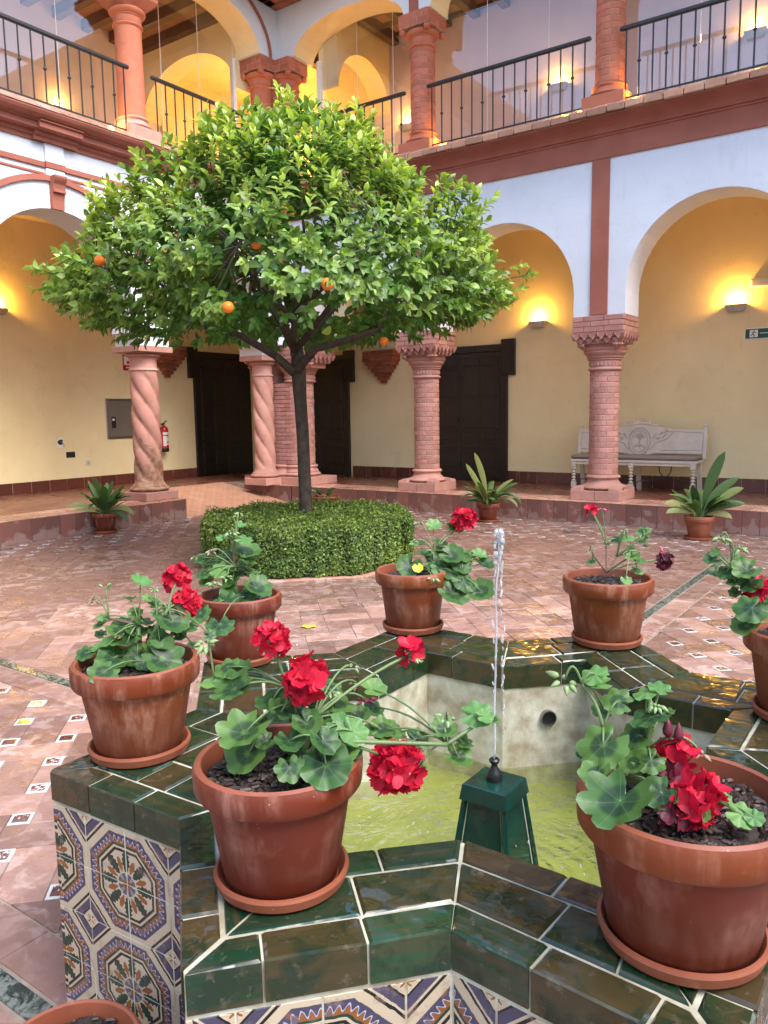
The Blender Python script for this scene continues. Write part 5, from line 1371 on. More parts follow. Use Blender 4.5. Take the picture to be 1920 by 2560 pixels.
def make_pot(x,y,z,label,rt=.15,rb=.098,h=.215,lip=.055,group='terracotta pots of geraniums on the fountain rim',rs=.122,saucer=True,slabel=None,soil_chips=60,name='potted_geranium',cat='potted plant',tilt=(0,0)):
    zz=z
    if saucer:
        s_=thing('saucer',slabel,'saucer',(x,y,z+.001),0,'terracotta saucers under the pots')
        MB().lathe([(rs*.5,.002),(rs-.018,.0),(rs-.006,.006),(rs,.024),(rs-.002,.029),(rs-.007,.030),(rs-.011,.026),(rs-.020,.010),(rs*.5,.009),(.001,.009)],56,cap=False).build('dish',M['saucer'],s_,smooth='auto'); zz=z+.011
    t=thing(name,label,cat,(x,y,zz),random.uniform(0,6) if False else 0,group)
    MB().lathe(pot_prof(rt,rb,h,lip)[:5],64,cap=False).build('pot_body',M['pot'],t,smooth='auto')
    MB().lathe(pot_prof(rt,rb,h,lip)[4:8],64,cap=False).build('rim_band',M['pot'],t,smooth='auto')
    MB().lathe(pot_prof(rt,rb,h,lip)[7:]+[(rt-.022,h-.06)],64,cap=False).build('rim_lip',M['rimm'],t,smooth='auto')
    # soil: uneven disc
    n=40; mb=MB(); vs=[(0,0,h-.030)]; rs_=(rt-.020)
    for q in range(1,11):
        for i in range(n): a=2*PI*i/n; r_=rs_*q/10; vs.append((r_*math.cos(a),r_*math.sin(a),h-.032+random.uniform(-.004,.006)-(0.004 if q==10 else 0)))
    fs=[(0,1+i,1+(i+1)%n) for i in range(n)]
    for q in range(9):
        for i in range(n): a=1+q*n+i; b=1+q*n+(i+1)%n; fs.append((a,a+n,b+n,b))
    so_=mb.add(vs,fs).build('soil',M['soil'],t,smooth=False)
    if soil_chips:
        mb=MB()
        for k in range(soil_chips):
            a=random.uniform(0,2*PI); r_=rs_*math.sqrt(random.random())*.96; cx,cy=r_*math.cos(a),r_*math.sin(a); L_=random.uniform(.003,.011); w_=random.uniform(.0015,.004); th=random.uniform(0,PI); tz=random.uniform(-.5,.5)
            c,s=math.cos(th),math.sin(th); z0=h-.028+random.uniform(-.002,.005)
            P_=[]
            for dx,dy,dz in((-L_,-w_,0),(L_,-w_,0),(L_,w_,0),(-L_,w_,0),(-L_*.8,0,.003),(L_*.8,0,.003)): P_.append((cx+dx*c-dy*s,cy+dx*s+dy*c,z0+dz+dx*tz*.6))
            mb.add(P_,[(3,2,1,0),(0,1,5,4),(2,3,4,5),(1,2,5),(3,0,4)])
        tag(mb.build('bark_chips',M['chip'],so_),kind='stuff')
    t['h']=0; del t['h']
    return t,Vector((x,y,zz)),h
def loc_(t,P): return Vector(P)-t.location
def stemline(t,p0,p1,r0,r1,bow=(0,0,.0),mat='stem',name='stem'):
    m_=(Vector(p0)+Vector(p1))/2+Vector(bow); pts=bez(p0,m_,p1,8)
    return MB().tube(pts,[r0+(r1-r0)*i/7 for i in range(8)],6).build(name,M[mat],t,smooth=True)
def add_leaf(t,P,rad,kind='gleaf',face=None,root=None,seed=None,tip=None):
    """leaf blade with its stalk; P in world space"""
    p=loc_(t,P); var=random.randint(0,5); me=gleaf(kind,var)
    up=Vector((0,0,1)); tocam=(CAM-Vector(P)).normalized()
    out=Vector((p.x,p.y,0)); out=out.normalized() if out.length>.01 else Vector((0,-1,0))
    nrm=(up*.72+tocam*.50+out*.22+Vector((random.uniform(-.28,.28),random.uniform(-.28,.28),0))).normalized() if face is None else (Vector(face[0])*1.0).normalized()
    tipd=(out+Vector((random.uniform(-.5,.5),random.uniform(-.5,.5),-.25))) if tip is None else Vector(tip)
    o=link('leaf',me,t); place(o,p,orient(nrm,tipd),rad)
    if root is not None:
        pts=bez(root,(Vector(root)+p)/2+Vector((0,0,.015+.12*(p-Vector(root)).length)),p,7)
        MB().tube(pts,[.0021]*5+[.0017,.0014],5).build('leaf_stalk',M['stem'],t,smooth=True)
    return o
def umbel(t,P,rad,kind='petal',n=16,dirv=None,root=None,buds=3,fsize=.024):
    p=loc_(t,P); d=Vector(dirv or (0,0,1)).normalized()
    base=p-d*rad*.9
    if root is not None:
        pts=bez(root,(Vector(root)*.45+base*.55)+Vector((0,0,.02)),base,9)
        st=MB().tube(pts,[.0030]*8+[.0034],6).build('flower_stalk',M['stem'],t,smooth=True)
    else: st=MB().tube([base-d*.01,base],.003,6).build('flower_stalk',M['stem'],t)
    n=max(4,round(n*.72)); fsize*=1.0
    for k in range(n):
        # points over the upper 3/4 of a ball
        ph=k*2.399963; zz=1-1.45*(k+.5)/n; rr_=math.sqrt(max(0,1-zz*zz)); v=Vector((rr_*math.cos(ph),rr_*math.sin(ph),zz))
        q=orient(d,(1,0.2,.1))@v; c=base+d*rad*.25+q*rad*random.uniform(.5,.85)
        o=link('floret',floret(kind,random.randint(0,4)),st); place(o,c,orient(q+Vector((random.uniform(-.2,.2),random.uniform(-.2,.2),random.uniform(-.2,.2))),(random.uniform(-1,1),random.uniform(-1,1),.3)),fsize*random.uniform(.85,1.15))
        if k%2==0: MB().tube([base,c],.0010,4).build('pedicel',M['stem'],st)
    for k in range(buds):
        a=random.uniform(0,2*PI); v=(orient(d,(1,0,.1))@Vector((math.cos(a),math.sin(a),-.35))).normalized()
        bud(st,base+v*rad*.5,v,.009)
        MB().tube([base,base+v*rad*.45],.001,4).build('pedicel',M['stem'],st)
def bud(par,p,v,s,kind='bud'):
    o=MB().lathe([(.12,-.1),(.42,.2),(.46,.6),(.28,1.2),(.04,1.7)],7).build('bud',M[kind],par,smooth=True); place(o,p,orient(v,(1,.3,.2)),s)
def budcluster(t,P,root=None,n=8,s=.008,kind='bud',droop=True):
    p=loc_(t,P)
    if root is not None:
        pts=bez(root,(Vector(root)*.4+p*.6)+Vector((0,0,.05)),p,9); st=MB().tube(pts,.0022,5).build('flower_stalk',M['stem'],t,smooth=True)
    else: st=t
    for k in range(n):
        a=2*PI*k/n; v=Vector((math.cos(a),math.sin(a),random.uniform(-1.1,.2) if droop else random.uniform(0,1))).normalized(); bud(st,p+v*s*1.2,v,s*random.uniform(.8,1.3),kind)
# frames of reference: where in the photograph each leaf and flower is seen
def Z7(x,y): return (420+x/2.86,1500+y/2.86)
def Z5(x,y): return (900+x/2.86,1480+y/2.86)
def Z6(x,y): return (1340+x/2.86,1480+y/2.86)
def ZA(x,y): return (x/3.456,1300+y/3.456)
def ZB(x,y): return (480+x/2.86,1180+y/2.86)
def ZC(x,y): return (960+x/1.728,1280+y/1.728)
def ZD(x,y): return (1440+x/3.456,960+y/3.456)
def ZE(x,y): return (1440+x/3.456,1300+y/3.456)
def depth_of(P): return (Vector(P)-CAM).dot(_fw)
def plant(t,org,h,Zf,zoom,leaves,roots,light=(),jit=.035,dd0=0.):
    D=depth_of(org+Vector((0,0,h)))
    for k,L in enumerate(leaves):
        x,y,dia=L[:3]; dd=L[3] if len(L)>3 else random.uniform(-jit,jit)
        px,py=Zf(x,y); dep=D+dd+dd0; P=at(px,py,dep)
        if P.z<org.z+h-.015 and math.hypot(P.x-org.x,P.y-org.y)<.16:
            f=(org.z+h+.005-CAM.z)/(P.z-CAM.z); P=CAM+(P-CAM)*f; dep*=f
        rad=dia/zoom/2/F_PX*dep*1.26
        kd='gleaf_light' if k in light else 'gleaf'
        root=min(roots,key=lambda r:(Vector(r)-loc_(t,P)).length)
        add_leaf(t,P,rad,kd,root=root)
        if k%2==0 and dia>95:
            Q=P+Vector((random.uniform(-.03,.03),random.uniform(0,.05),-random.uniform(.02,.05)))
            if Q.z>org.z+h: add_leaf(t,Q,rad*.85,'gleaf',root=root)
RIM=HC
# S: nearest pot on the left
t,org,h=make_pot(-.937,.985,RIM,'near geranium pot with three red flower heads on the front tip of the fountain',h=.225,soil_chips=420,slabel='saucer under the near left pot, on the front tip of the fountain',rs=.123)
rts=[(.03,.02,h-.02),(.0,.04,h-.02),(.06,-.02,h-.02)]
up_=[(.0,.05,h+.08),(.06,.03,h+.07),(.10,.0,h+.05),(-.03,.06,h+.10)]
for r_ in up_: stemline(t,rts[0],r_,.006,.004,(.01,0,.01))
plant(t,org,h,Z7,2.86,[(550,950,330,-.05),(470,640,270,.02),(870,1010,185,-.05),(990,880,190,-.03),(870,1200,190,-.09),(1130,1180,320,-.09),(1110,1010,200,-.08),(1000,700,220,.02),(1200,740,230,.03),(810,800,190,0),(750,720,210,.04),(1360,830,150,.06),(1220,900,160,-.03),(1320,940,200,-.04),(500,520,200,.06),(320,600,165,.05),(430,480,175,.07),(700,1010,130,-.02),(1510,920,200,.04),(1080,830,190,.0),(900,800,160,.05),(950,1120,170,-.04),(1250,1080,190,-.05),(640,880,150,.02),(1150,640,170,.08)],rts+up_,light=(12,13,15))
plant(t,org,h,Z5,2.86,[(95,700,165,.08),(180,990,210,.04),(400,1060,165,.02),(600,980,170,.02),(700,1180,180,.0),(830,870,210,.02),(430,1240,95,-.02),(260,1010,130,.06),(890,890,110,.0),(740,1080,120,.02)],rts+[tuple(loc_(t,at(*Z5(620,1080),1.42))),tuple(loc_(t,at(*Z5(820,960),1.42)))],light=(0,5,8))
stemline(t,up_[2],loc_(t,at(*Z5(620,1090),1.40)),.0045,.004); stemline(t,loc_(t,at(*Z5(620,1090),1.40)),loc_(t,at(*Z5(830,950),1.42)),.004,.003)
DD=depth_of(org+Vector((0,0,h)))
umbel(t,at(*Z7(925,515),DD-.02),.038,n=26,root=up_[0],fsize=.024,dirv=(-.2,-.5,.6)); umbel(t,at(*Z7(790,250),DD+.03),.030,n=15,root=up_[3],fsize=.022,dirv=(.5,.1,.6),buds=6)
umbel(t,at(*Z5(215,1240),DD-.05),.047,n=34,root=up_[2],fsize=.025,dirv=(.1,-.7,.3)); umbel(t,at(*Z5(370,370),DD+.08),.024,n=8,root=up_[1],fsize=.020,dirv=(.1,0,1),buds=8)
umbel(t,at(*Z7(1060,500),DD+.03),.018,n=5,root=up_[0],fsize=.019,dirv=(.8,0,.3),buds=2)
budcluster(t,at(*Z7(270,300),DD+.05),loc_(t,at(*Z7(330,560),DD+.05)),8,.009); budcluster(t,at(*Z5(620,890),DD+.04),loc_(t,at(*Z5(640,1080),DD+.03)),7,.008); budcluster(t,at(*Z7(1150,650),DD+.02),up_[1],8,.010); budcluster(t,at(*Z7(1320,470),DD+.08),up_[1],5,.006)
budcluster(t,at(*Z7(1345,590),DD+.06),up_[1],5,.006,'dry'); budcluster(t,at(*Z7(1410,710),DD+.04),up_[1],7,.008,'petal_dark')
# SW
t,org,h=make_pot(-1.614,1.195,RIM,'geranium pot with two red flower heads on the left corner of the fountain',rt=.155,rb=.10,h=.232,lip=.06,soil_chips=200,slabel='saucer on the left corner of the fountain rim',rs=.126)
rts=[(-.02,.03,h-.02),(.03,.03,h-.02)]; up_=[(-.03,.04,h+.07),(.03,.05,h+.08),(.06,.06,h+.12)]
for r_ in up_: stemline(t,rts[0],r_,.006,.004)
plant(t,org,h,ZA,3.456,[(740,1150,150,.0),(815,1130,130,.02),(920,1070,150,.0),(980,1190,250,-.03),(900,1310,230,-.05),(1040,960,210,.03),(1100,1060,230,.0),(1240,890,160,.04),(1360,960,150,.04),(1480,870,260,.0),(1380,1060,190,-.02),(1400,1200,310,-.05),(1240,1230,150,-.03),(1215,540,150,.05),(1280,675,110,.03),(1120,680,105,.05),(1170,810,115,.05),(1340,720,105,.05),(1640,920,120,.03),(890,840,90,.05),(860,900,110,.06),(1060,870,130,.06),(1180,980,170,.03),(1310,1120,160,.0),(1540,1000,120,.05)],rts+up_,light=(1,2,13,14,19))
DD=depth_of(org+Vector((0,0,h)))
umbel(t,at(*ZA(1520,440),DD+.10),.034,n=20,root=up_[2],fsize=.023,dirv=(.1,-.2,1),buds=2); umbel(t,at(*ZA(1590,670),DD+.04),.036,n=24,root=up_[2],fsize=.023,dirv=(.2,-.3,.8),buds=2)
budcluster(t,at(*ZA(800,690),DD+.05),loc_(t,at(*ZA(940,850),DD+.04)),7,.006,'dry'); budcluster(t,at(*ZA(915,600),DD+.05),loc_(t,at(*ZA(940,850),DD+.04)),3,.009,'bud',False); budcluster(t,at(*ZA(1330,590),DD+.05),up_[1],5,.006)
stemline(t,up_[0],loc_(t,at(*ZA(940,850),DD+.04)),.004,.003,mat='stem_brown')
# W tip
t,org,h=make_pot(-1.93,1.865,RIM,'tall leggy geranium without blooms in the pot behind the left corner pot',rt=.142,rb=.095,h=.225,soil_chips=120,slabel='saucer of the pot behind the left corner pot',rs=.121)
rts=[(-.03,.02,h-.02),(.02,.02,h-.02)]; DD=depth_of(org+Vector((0,0,h))); top=loc_(t,at(*ZB(305,480),DD)); top2=loc_(t,at(*ZB(330,300),DD))
stemline(t,rts[0],top,.006,.004,(-.02,0,0),'stem_brown'); stemline(t,top,top2,.004,.003); midp=tuple((Vector(rts[0])+top)/2)
plant(t,org,h,ZB,2.86,[(330,880,230,-.04),(460,830,190,-.03),(200,1090,180,-.13),(210,700,130,.0),(300,690,130,.02),(370,480,115,.0),(350,385,80,.02),(380,575,190,.04),(240,930,170,-.08),(400,640,100,.0),(405,700,100,.03),(130,640,120,.05),(60,1010,140,-.14),(215,470,70,.02),(90,720,110,.0),(290,780,130,.0),(250,580,120,.05),(60,620,90,.08)],rts+[tuple(top),midp],light=(3,5,6,13))
budcluster(t,at(*ZB(330,300),DD),None,5,.009); budcluster(t,at(*ZB(280,430),DD),tuple(top),7,.010); budcluster(t,at(*ZB(135,560),DD),midp,9,.008,'dry'); budcluster(t,at(*ZB(160,790),DD-.03),midp,9,.011); budcluster(t,at(*ZB(250,750),DD-.05),midp,6,.009); budcluster(t,at(*ZB(15,610),DD),midp,5,.007)
# NW
t,org,h=make_pot(-1.64,2.505,RIM,'geranium pot trailing leaves to the right, in front of the hedge',rt=.143,rb=.098,h=.23,soil_chips=90,slabel='saucer of the trailing geranium before the hedge',rs=.120)
rts=[(.02,.02,h-.02),(.05,.0,h-.02)]; DD=depth_of(org+Vector((0,0,h))); e1=loc_(t,at(*ZC(330,280),DD-.05)); e2=loc_(t,at(*ZC(215,170),DD))
stemline(t,rts[1],e1,.005,.003,(.02,0,.05)); stemline(t,rts[0],e2,.005,.003)
plant(t,org,h,ZC,1.728,[(110,235,95,-.05),(215,215,85,-.02),(170,185,60,.0),(250,135,75,.02),(215,60,62,.03),(290,190,95,-.03),(290,255,95,-.05),(300,350,125,-.10),(345,300,95,-.08),(430,225,80,-.02),(420,345,105,-.08),(350,190,75,.0),(250,245,90,-.05),(410,185,60,.0),(150,140,60,.05),(300,75,70,.05),(240,180,80,.02),(330,230,85,-.03)],rts+[tuple(e1),tuple(e2)],light=(4,13,14))
umbel(t,at(*ZC(345,5),DD+.05),.052,n=26,root=e2,fsize=.025,dirv=(0,-.3,1),buds=2); budcluster(t,at(*ZC(150,40),DD+.05),tuple(e2),6,.009); budcluster(t,at(*ZC(125,130),DD),tuple(e2),5,.008); budcluster(t,at(*ZC(210,285),DD-.12),tuple(rts[0]),7,.011)
yl=add_leaf(t,at(*ZC(146,243),DD-.08),.022,'gleaf_light'); yl.data=yl.data.copy(); yl.data.materials[0]=M['petal_fallen']
# N
t,org,h=make_pot(-.948,2.735,RIM,'sparse bare stemmed geranium pot with one dark withered bloom',rt=.158,rb=.108,h=.235,lip=.06,soil_chips=300,slabel='saucer under the sparse bare stemmed geranium',rs=.126)
DD=depth_of(org+Vector((0,0,h))); g0=loc_(t,at(*ZD(265,1625),DD)); 
nd={}
for k,(x,y,r0) in {'a':(350,1490,.004),'b':(415,1265,.003),'c':(150,1480,.003),'d':(120,1440,.0025),'e':(590,1320,.0035),'f':(480,1490,.003),'g':(260,1390,.003),'h':(130,1080,.0025),'i':(560,1450,.003),'j':(470,1440,.003)}.items():
    p=loc_(t,at(*ZD(x,y),DD+random.uniform(-.04,.04))); nd[k]=p
for a,b,r0 in ((None,'a',.005),('a','b',.0035),(None,'c',.004),('c','d',.0025),('a','e',.0035),('a','j',.0035),(None,'g',.0035),('g','h',.0025),(None,'f',.004),('j','i',.003),(None,'i',.003)):
    stemline(t,g0 if a is None else nd[a],nd[b],r0,r0*.7,(random.uniform(-.01,.01),0,random.uniform(-.005,.01)),'stem_brown' if a is None else 'stem')
plant(t,org,h,ZD,3.456,[(580,1265,115,.0),(440,1335,105,.0),(350,1340,95,.03),(262,1385,60,.0),(480,1490,120,-.02),(545,1540,90,-.04),(140,1530,85,.0),(430,1700,90,-.12),(600,1405,50,.0),(600,1330,60,.02),(480,1420,60,.0)],list(map(tuple,nd.values())),light=(1,4,5,7))
umbel(t,at(*ZD(800,1540),DD),.030,'petal_dark',n=20,root=tuple(g0),fsize=.020,dirv=(.6,-.2,-.1),buds=1); umbel(t,at(*ZD(125,1075),DD),.014,n=6,root=tuple(nd['g']),fsize=.018,dirv=(-.3,0,1),buds=1)
o_=at(*ZD(745,1450),DD); bud(t,loc_(t,o_),Vector((-.3,0,1)),.012,'pinkbud'); budcluster(t,at(*ZD(215,1075),DD),tuple(nd['g']),3,.007,'pinkbud'); budcluster(t,at(*ZD(418,1255),DD),tuple(nd['a']),5,.007); budcluster(t,at(*ZD(120,1440),DD),tuple(nd['c']),4,.006)
# NE
t,org,h=make_pot(-.262,2.335,RIM,'geranium pot with a red bloom cut by the right edge of the photo',rt=.155,rb=.104,h=.235,lip=.06,soil_chips=80,slabel='saucer of the pot cut by the right edge',rs=.128)
DD=depth_of(org+Vector((0,0,h))); rts=[(-.03,.0,h-.02)]; e1=loc_(t,at(*ZD(1340,1600),DD)); stemline(t,rts[0],e1,.005,.004,(0,0,.03),'stem'); stemline(t,e1,loc_(t,at(*ZD(1240,1500),DD)),.004,.003); stemline(t,e1,loc_(t,at(*ZD(1300,1330),DD)),.0025,.002,(.02,0,.04))
plant(t,org,h,ZD,3.456,[(1475,1610,215,-.03),(1310,1615,165,.0),(1190,1520,150,.02),(1405,1520,100,.03),(1370,1700,120,-.02),(1210,1460,90,.02)],[tuple(e1)],light=(3,5)); plant(t,org,h,ZE,3.456,[(1520,760,260,-.10),(1640,700,140,-.05),(1650,560,120,.02)],rts)
umbel(t,at(*ZE(1560,610),DD-.03),.030,n=12,root=rts[0],fsize=.028,dirv=(-.2,-.6,.4),buds=1); umbel(t,at(*ZE(1650,590),DD),.024,n=8,root=rts[0],fsize=.026,dirv=(.2,-.6,.4),buds=0)
budcluster(t,at(*ZD(1250,1320),DD),tuple(loc_(t,at(*ZD(1340,1420),DD))),6,.010); budcluster(t,at(*ZD(1430,1410),DD),tuple(e1),6,.010); stemline(t,loc_(t,at(*ZD(1340,1420),DD)),e1,.002,.0025)
# SE
t,org,h=make_pot(-.292,1.220,RIM,'near geranium pot at the lower right with one very large leaf',rt=.165,rb=.110,h=.235,lip=.062,soil_chips=520,slabel='saucer under the near right pot',rs=.131)
DD=depth_of(org+Vector((0,0,h))); rts=[(-.03,.03,h-.02),(.0,.0,h-.02)]; e1=loc_(t,at(*Z6(620,1330),DD+.02)); e2=loc_(t,at(*Z6(790,1130),DD+.04)); e3=loc_(t,at(*Z6(480,980),DD+.05)); e4=loc_(t,at(*Z6(330,660),DD+.07))
stemline(t,rts[0],e1,.005,.004); stemline(t,e1,loc_(t,at(*Z6(530,1100),DD+.04)),.0045,.004); stemline(t,rts[1],e2,.0055,.0045,(-.01,.02,.02)); stemline(t,e2,loc_(t,at(*Z6(820,780),DD+.04)),.0045,.004)
stemline(t,loc_(t,at(*Z6(540,1180),DD+.03)),e3,.0045,.0035); stemline(t,e3,e4,.0035,.0025,(.01,0,.01))
plant(t,org,h,Z6,2.86,[(600,1500,460,-.12),(430,1300,200,-.05),(500,1370,150,-.06),(480,1090,330,.0),(830,890,260,.02),(790,715,165,.05),(890,690,150,.05),(420,590,180,.07),(450,660,165,.07),(590,780,190,.06),(820,1200,190,.0),(700,1230,170,.0),(900,1440,210,-.06),(770,1000,130,.05),(1030,1270,120,.0),(1330,1480,115,-.02),(1470,1590,190,-.03),(1180,1590,110,-.09),(650,1090,140,.04),(380,1160,150,.02),(960,1340,140,.0),(1560,1610,120,.0)],rts+[tuple(e1),tuple(e2),tuple(e3),tuple(e4)],light=(5,6,7,8,15,16,21))
umbel(t,at(*Z6(1000,1175),DD+.01),.026,n=9,root=tuple(e2),fsize=.024,dirv=(.3,-.5,.6),buds=3); umbel(t,at(*Z6(1090,1500),DD-.08),.028,n=13,root=(.02,-.06,h-.02),fsize=.024,dirv=(0,-.6,.7),buds=0); umbel(t,at(*Z6(1210,1420),DD-.05),.026,n=11,root=(.02,-.06,h-.02),fsize=.025,dirv=(.4,-.4,.6),buds=0)
umbel(t,at(*Z6(940,1270),DD),.018,'petal_dark',n=8,root=tuple(e2),fsize=.020,dirv=(-.2,-.2,.4),buds=0); umbel(t,at(*Z6(960,1560),DD-.08),.016,'petal_dark',n=6,root=None,fsize=.018,dirv=(-.2,-.2,.4),buds=0)
for x,y in ((940,1030),(1018,1065)): p=loc_(t,at(*Z6(x,y),DD+.02)); bud(t,p,Vector((0,0,1)),.018,'petal_dark'); MB().tube([e2,p],.0012,4).build('pedicel',M['stem_brown'],t)
budcluster(t,at(*Z6(1170,1140),DD+.02),tuple(e2),4,.007,'dry'); budcluster(t,at(*Z6(210,620),DD+.07),tuple(e4),6,.011); budcluster(t,at(*Z6(860,790),DD+.03),None,9,.008)
# pots on the floor round the fountain
t,org,h=make_pot(-1.352,.785,0.0,'empty looking terracotta pot on the floor in the near notch, cut by the frame',rt=.148,rb=.10,h=.285,lip=.06,soil_chips=60,group='terracotta pots standing on the courtyard floor',slabel='saucer of the floor pot at the lower left corner',rs=.13)
t,org,h=make_pot(-2.015,1.36,0.0,'terracotta pot almost hidden behind the left fountain wall',rt=.145,rb=.10,h=.27,lip=.06,soil_chips=0,group='terracotta pots standing on the courtyard floor',slabel='saucer of the pot hidden behind the left fountain wall',rs=.13)

# strap leaved plants in pots by the steps
def strap(t,base,dirv,L_,w_,droop,mat,nm='leaf',face=None):
    n=10; d=Vector((dirv[0],dirv[1],0)); 
    if d.length>1e-3: d.normalize()
    side=Vector((-d.y,d.x,0)) if d.length>1e-3 else Vector((1,0,0)); up0=dirv[2]; p=Vector(base); vs=[];ang=up0
    for i in range(n+1):
        u=i/n; wd=w_*(.16+.84*math.sin(PI*min(1,(max(0,u-.22)/.78)*.94+.0))**.8) if u>.22 else w_*.13
        if i==n: wd=.001
        tv=d*math.cos(ang)+Vector((0,0,1))*math.sin(ang); nv=side.cross(tv)
        if face is not None: sd_=tv.cross(face).normalized(); nv=sd_.cross(tv)
        else: sd_=side
        for s_ in(-1,0,1): vs.append(p+sd_*(s_*wd)+nv*(-abs(s_)*-wd*.28))
        p=p+tv*(L_/n); ang-=droop/n*(1+1.2*u)
    fs=[(3*i+j,3*i+j+1,3*i+j+4,3*i+j+3) for i in range(n) for j in(0,1)]
    return MB().add(vs,fs).build(nm,M[mat],t,smooth=True)
ASC=.88
def aspidistra(x,y,label,slabel,specials,rt,h,paler=False,n=16,z=0.0,sd=1,rnd_l=(.22,.42)):
    t,org,hh=make_pot(x,y,z,label,rt=rt,rb=rt*.66,h=h,lip=h*.26,soil_chips=0,group='strap leaved plants in pots along the steps',rs=rt*.98,slabel=slabel,name='potted_strap_plant')
    if paler:
        for c in t.children:
            if c.name.startswith(('pot_body','rim')): c.data.materials[0]=M['saucer']
    r_=random.Random(sd)
    for k in range(n):
        a=r_.uniform(0,2*PI); strap(t,(.05*rt/.15*math.cos(a),.05*math.sin(a),h-.03),(math.cos(a),math.sin(a),r_.uniform(.95,1.45)),r_.uniform(*rnd_l),r_.uniform(.034,.055),r_.uniform(.4,1.3),'aleaf' if r_.random()<.85 else 'aleaf_pale')
    rr_=Vector((_r.x,_r.y,0)).normalized(); ff3_=Vector((_fw.x,_fw.y,0)).normalized()
    for (ax,el,L_,w_,dr,mt) in specials:      # ax: lean along the picture, el: steepness
        d=rr_*ax+Vector((_fw.x,_fw.y,0)).normalized()*(-.25)
        strap(t,(0,0,h-.03),(d.x,d.y,el),L_*ASC,w_*.85,dr,mt,face=(ff3_*.85+Vector((0,0,-.3))))
aspidistra(-5.169,9.87,'strap leaved plant with a tall pale leaf, left of the right brick column','saucer of the strap leaved plant left of the right brick column',[(-1,1.15,.78,.045,.15,'aleaf_pale'),(-.5,1.42,.90,.05,.25,'aleaf_pale'),(1,1.0,.62,.03,.6,'aleaf'),(1,.8,.58,.028,1.5,'aleaf_pale'),(1,.95,.68,.025,1.6,'aleaf'),(.8,1.1,.6,.03,.5,'aleaf_pale'),(-1,.5,.45,.025,.6,'aleaf')],.165,.25,sd=3,n=34,rnd_l=(.30,.52))
aspidistra(-2.275,9.70,'broad leaved green plant in a pale pot in front of the bench','saucer of the pale pot in front of the bench',[(.5,1.35,.95,.075,.15,'aleaf'),(1,.95,.70,.06,.5,'aleaf_pale'),(-1,.85,.62,.05,.8,'aleaf_pale'),(-1,.65,.55,.045,.8,'aleaf_pale'),(1,.7,.62,.055,.6,'aleaf'),(1,1.15,.75,.06,.5,'aleaf'),(-1,1.1,.55,.045,.7,'aleaf'),(.8,.6,.45,.05,1.0,'aleaf_pale')],.17,.27,paler=True,sd=5,n=26,rnd_l=(.32,.56))
aspidistra(-9.16,6.42,'dark strap leaved plant in a pot before the left step','saucer of the strap leaved plant before the left step',[(-1,.75,.62,.045,.9,'aleaf_pale'),(-1,.45,.52,.03,.6,'aleaf_pale'),(-.2,1.45,.62,.045,.2,'aleaf'),(.5,1.35,.58,.04,.3,'aleaf'),(1,.7,.58,.04,1.2,'aleaf_pale'),(1,.5,.5,.035,1.4,'aleaf'),(1,1.15,.48,.045,.3,'aleaf')],.16,.26,sd=8,n=36,rnd_l=(.32,.54))
aspidistra(-8.02,9.72,'small plant in a low bowl behind the orange tree trunk','saucer of the low bowl behind the orange tree trunk',[(-1,.7,.52,.03,.8,'aleaf'),(.6,1.2,.30,.03,.9,'aleaf')],.24,.17,sd=9,n=4,z=.06,rnd_l=(.15,.22))
# fallen yellow leaf
lf=at(772,1568,1); d_=lf-CAM; lf=CAM+d_*((.004-CAM.z)/d_.z)
mb=MB(); n=16; mb.add([(0,0,.008)]+[(.055*math.cos(2*PI*i/n),.036*math.sin(2*PI*i/n)+.006*abs(math.cos(2*PI*i/n)),.003+.006*abs(math.sin(4*PI*i/n))) for i in range(n)],[(0,1+i,1+(i+1)%n) for i in range(n)])
tag(mb.build('fallen_leaf',M['petal_fallen'],loc=lf,smooth=True),'yellow fallen leaf lying on the red floor tiles','leaf').rotation_euler=(0,0,.5)

pt_=MB(); rp=random.Random(31)
for k in range(120):
    x,y=rp.gauss(-4.6,1.7),rp.gauss(4.9,1.6)
    if x<-8.8 or y>9.9 or (x+.93)**2+(y-1.78)**2<1.3 or (x+5.48)**2+(y-6.32)**2<1.5: continue
    a=rp.uniform(0,6.28); L_=rp.uniform(.006,.014); w_=L_*rp.uniform(.3,.6); c,s_=math.cos(a),math.sin(a)
    pt_.add([(x+dx*c-dy*s_,y+dx*s_+dy*c,.005+dz) for dx,dy,dz in((-L_,0,0),(0,-w_,.002),(L_,0,.003),(0,w_,.002))],[(0,1,2,3)])
tag(pt_.build('fallen_blossom_petals',M['blossom']),kind='stuff')

# ================================================================ HEDGE AND ORANGE TREE
TX,TY=-5.48,6.32
hd=thing('round_hedge','low clipped octagonal hedge round the orange tree','hedge',(TX,TY,0))
hr=1.16; HH=.50
kerb=MB(); n=8
for i in range(n):
    a0,a1=2*PI*i/n+PI/8,2*PI*(i+1)/n+PI/8; R0,R1=1.08,1.19
    P_=[(R0*math.cos(a0),R0*math.sin(a0)),(R1*math.cos(a0),R1*math.sin(a0)),(R1*math.cos(a1),R1*math.sin(a1)),(R0*math.cos(a1),R0*math.sin(a1))]
    MB().prism(inset(P_,.003),-.01,.014,.004).build('kerb_stone',M['tread'],hd)
def hedge_r(a): # octagon with soft corners
    b=(a-PI/8)%(PI/4)-PI/8; return .93*hr/math.cos(b)*.985
MB().lathe([(hr*.90,.02),(hr*.90,.40),(hr*.84,.45),(0.01,.46)],24).build('shade_core',simple('hedge_core',(.012,.016,.007),None,9,.9,.4,30),hd)  # near-black solid drum: paints the shade in the gaps between the leaves
NL=74000
ang=rng.uniform(0,2*PI,NL); topm=rng.random(NL)<.36
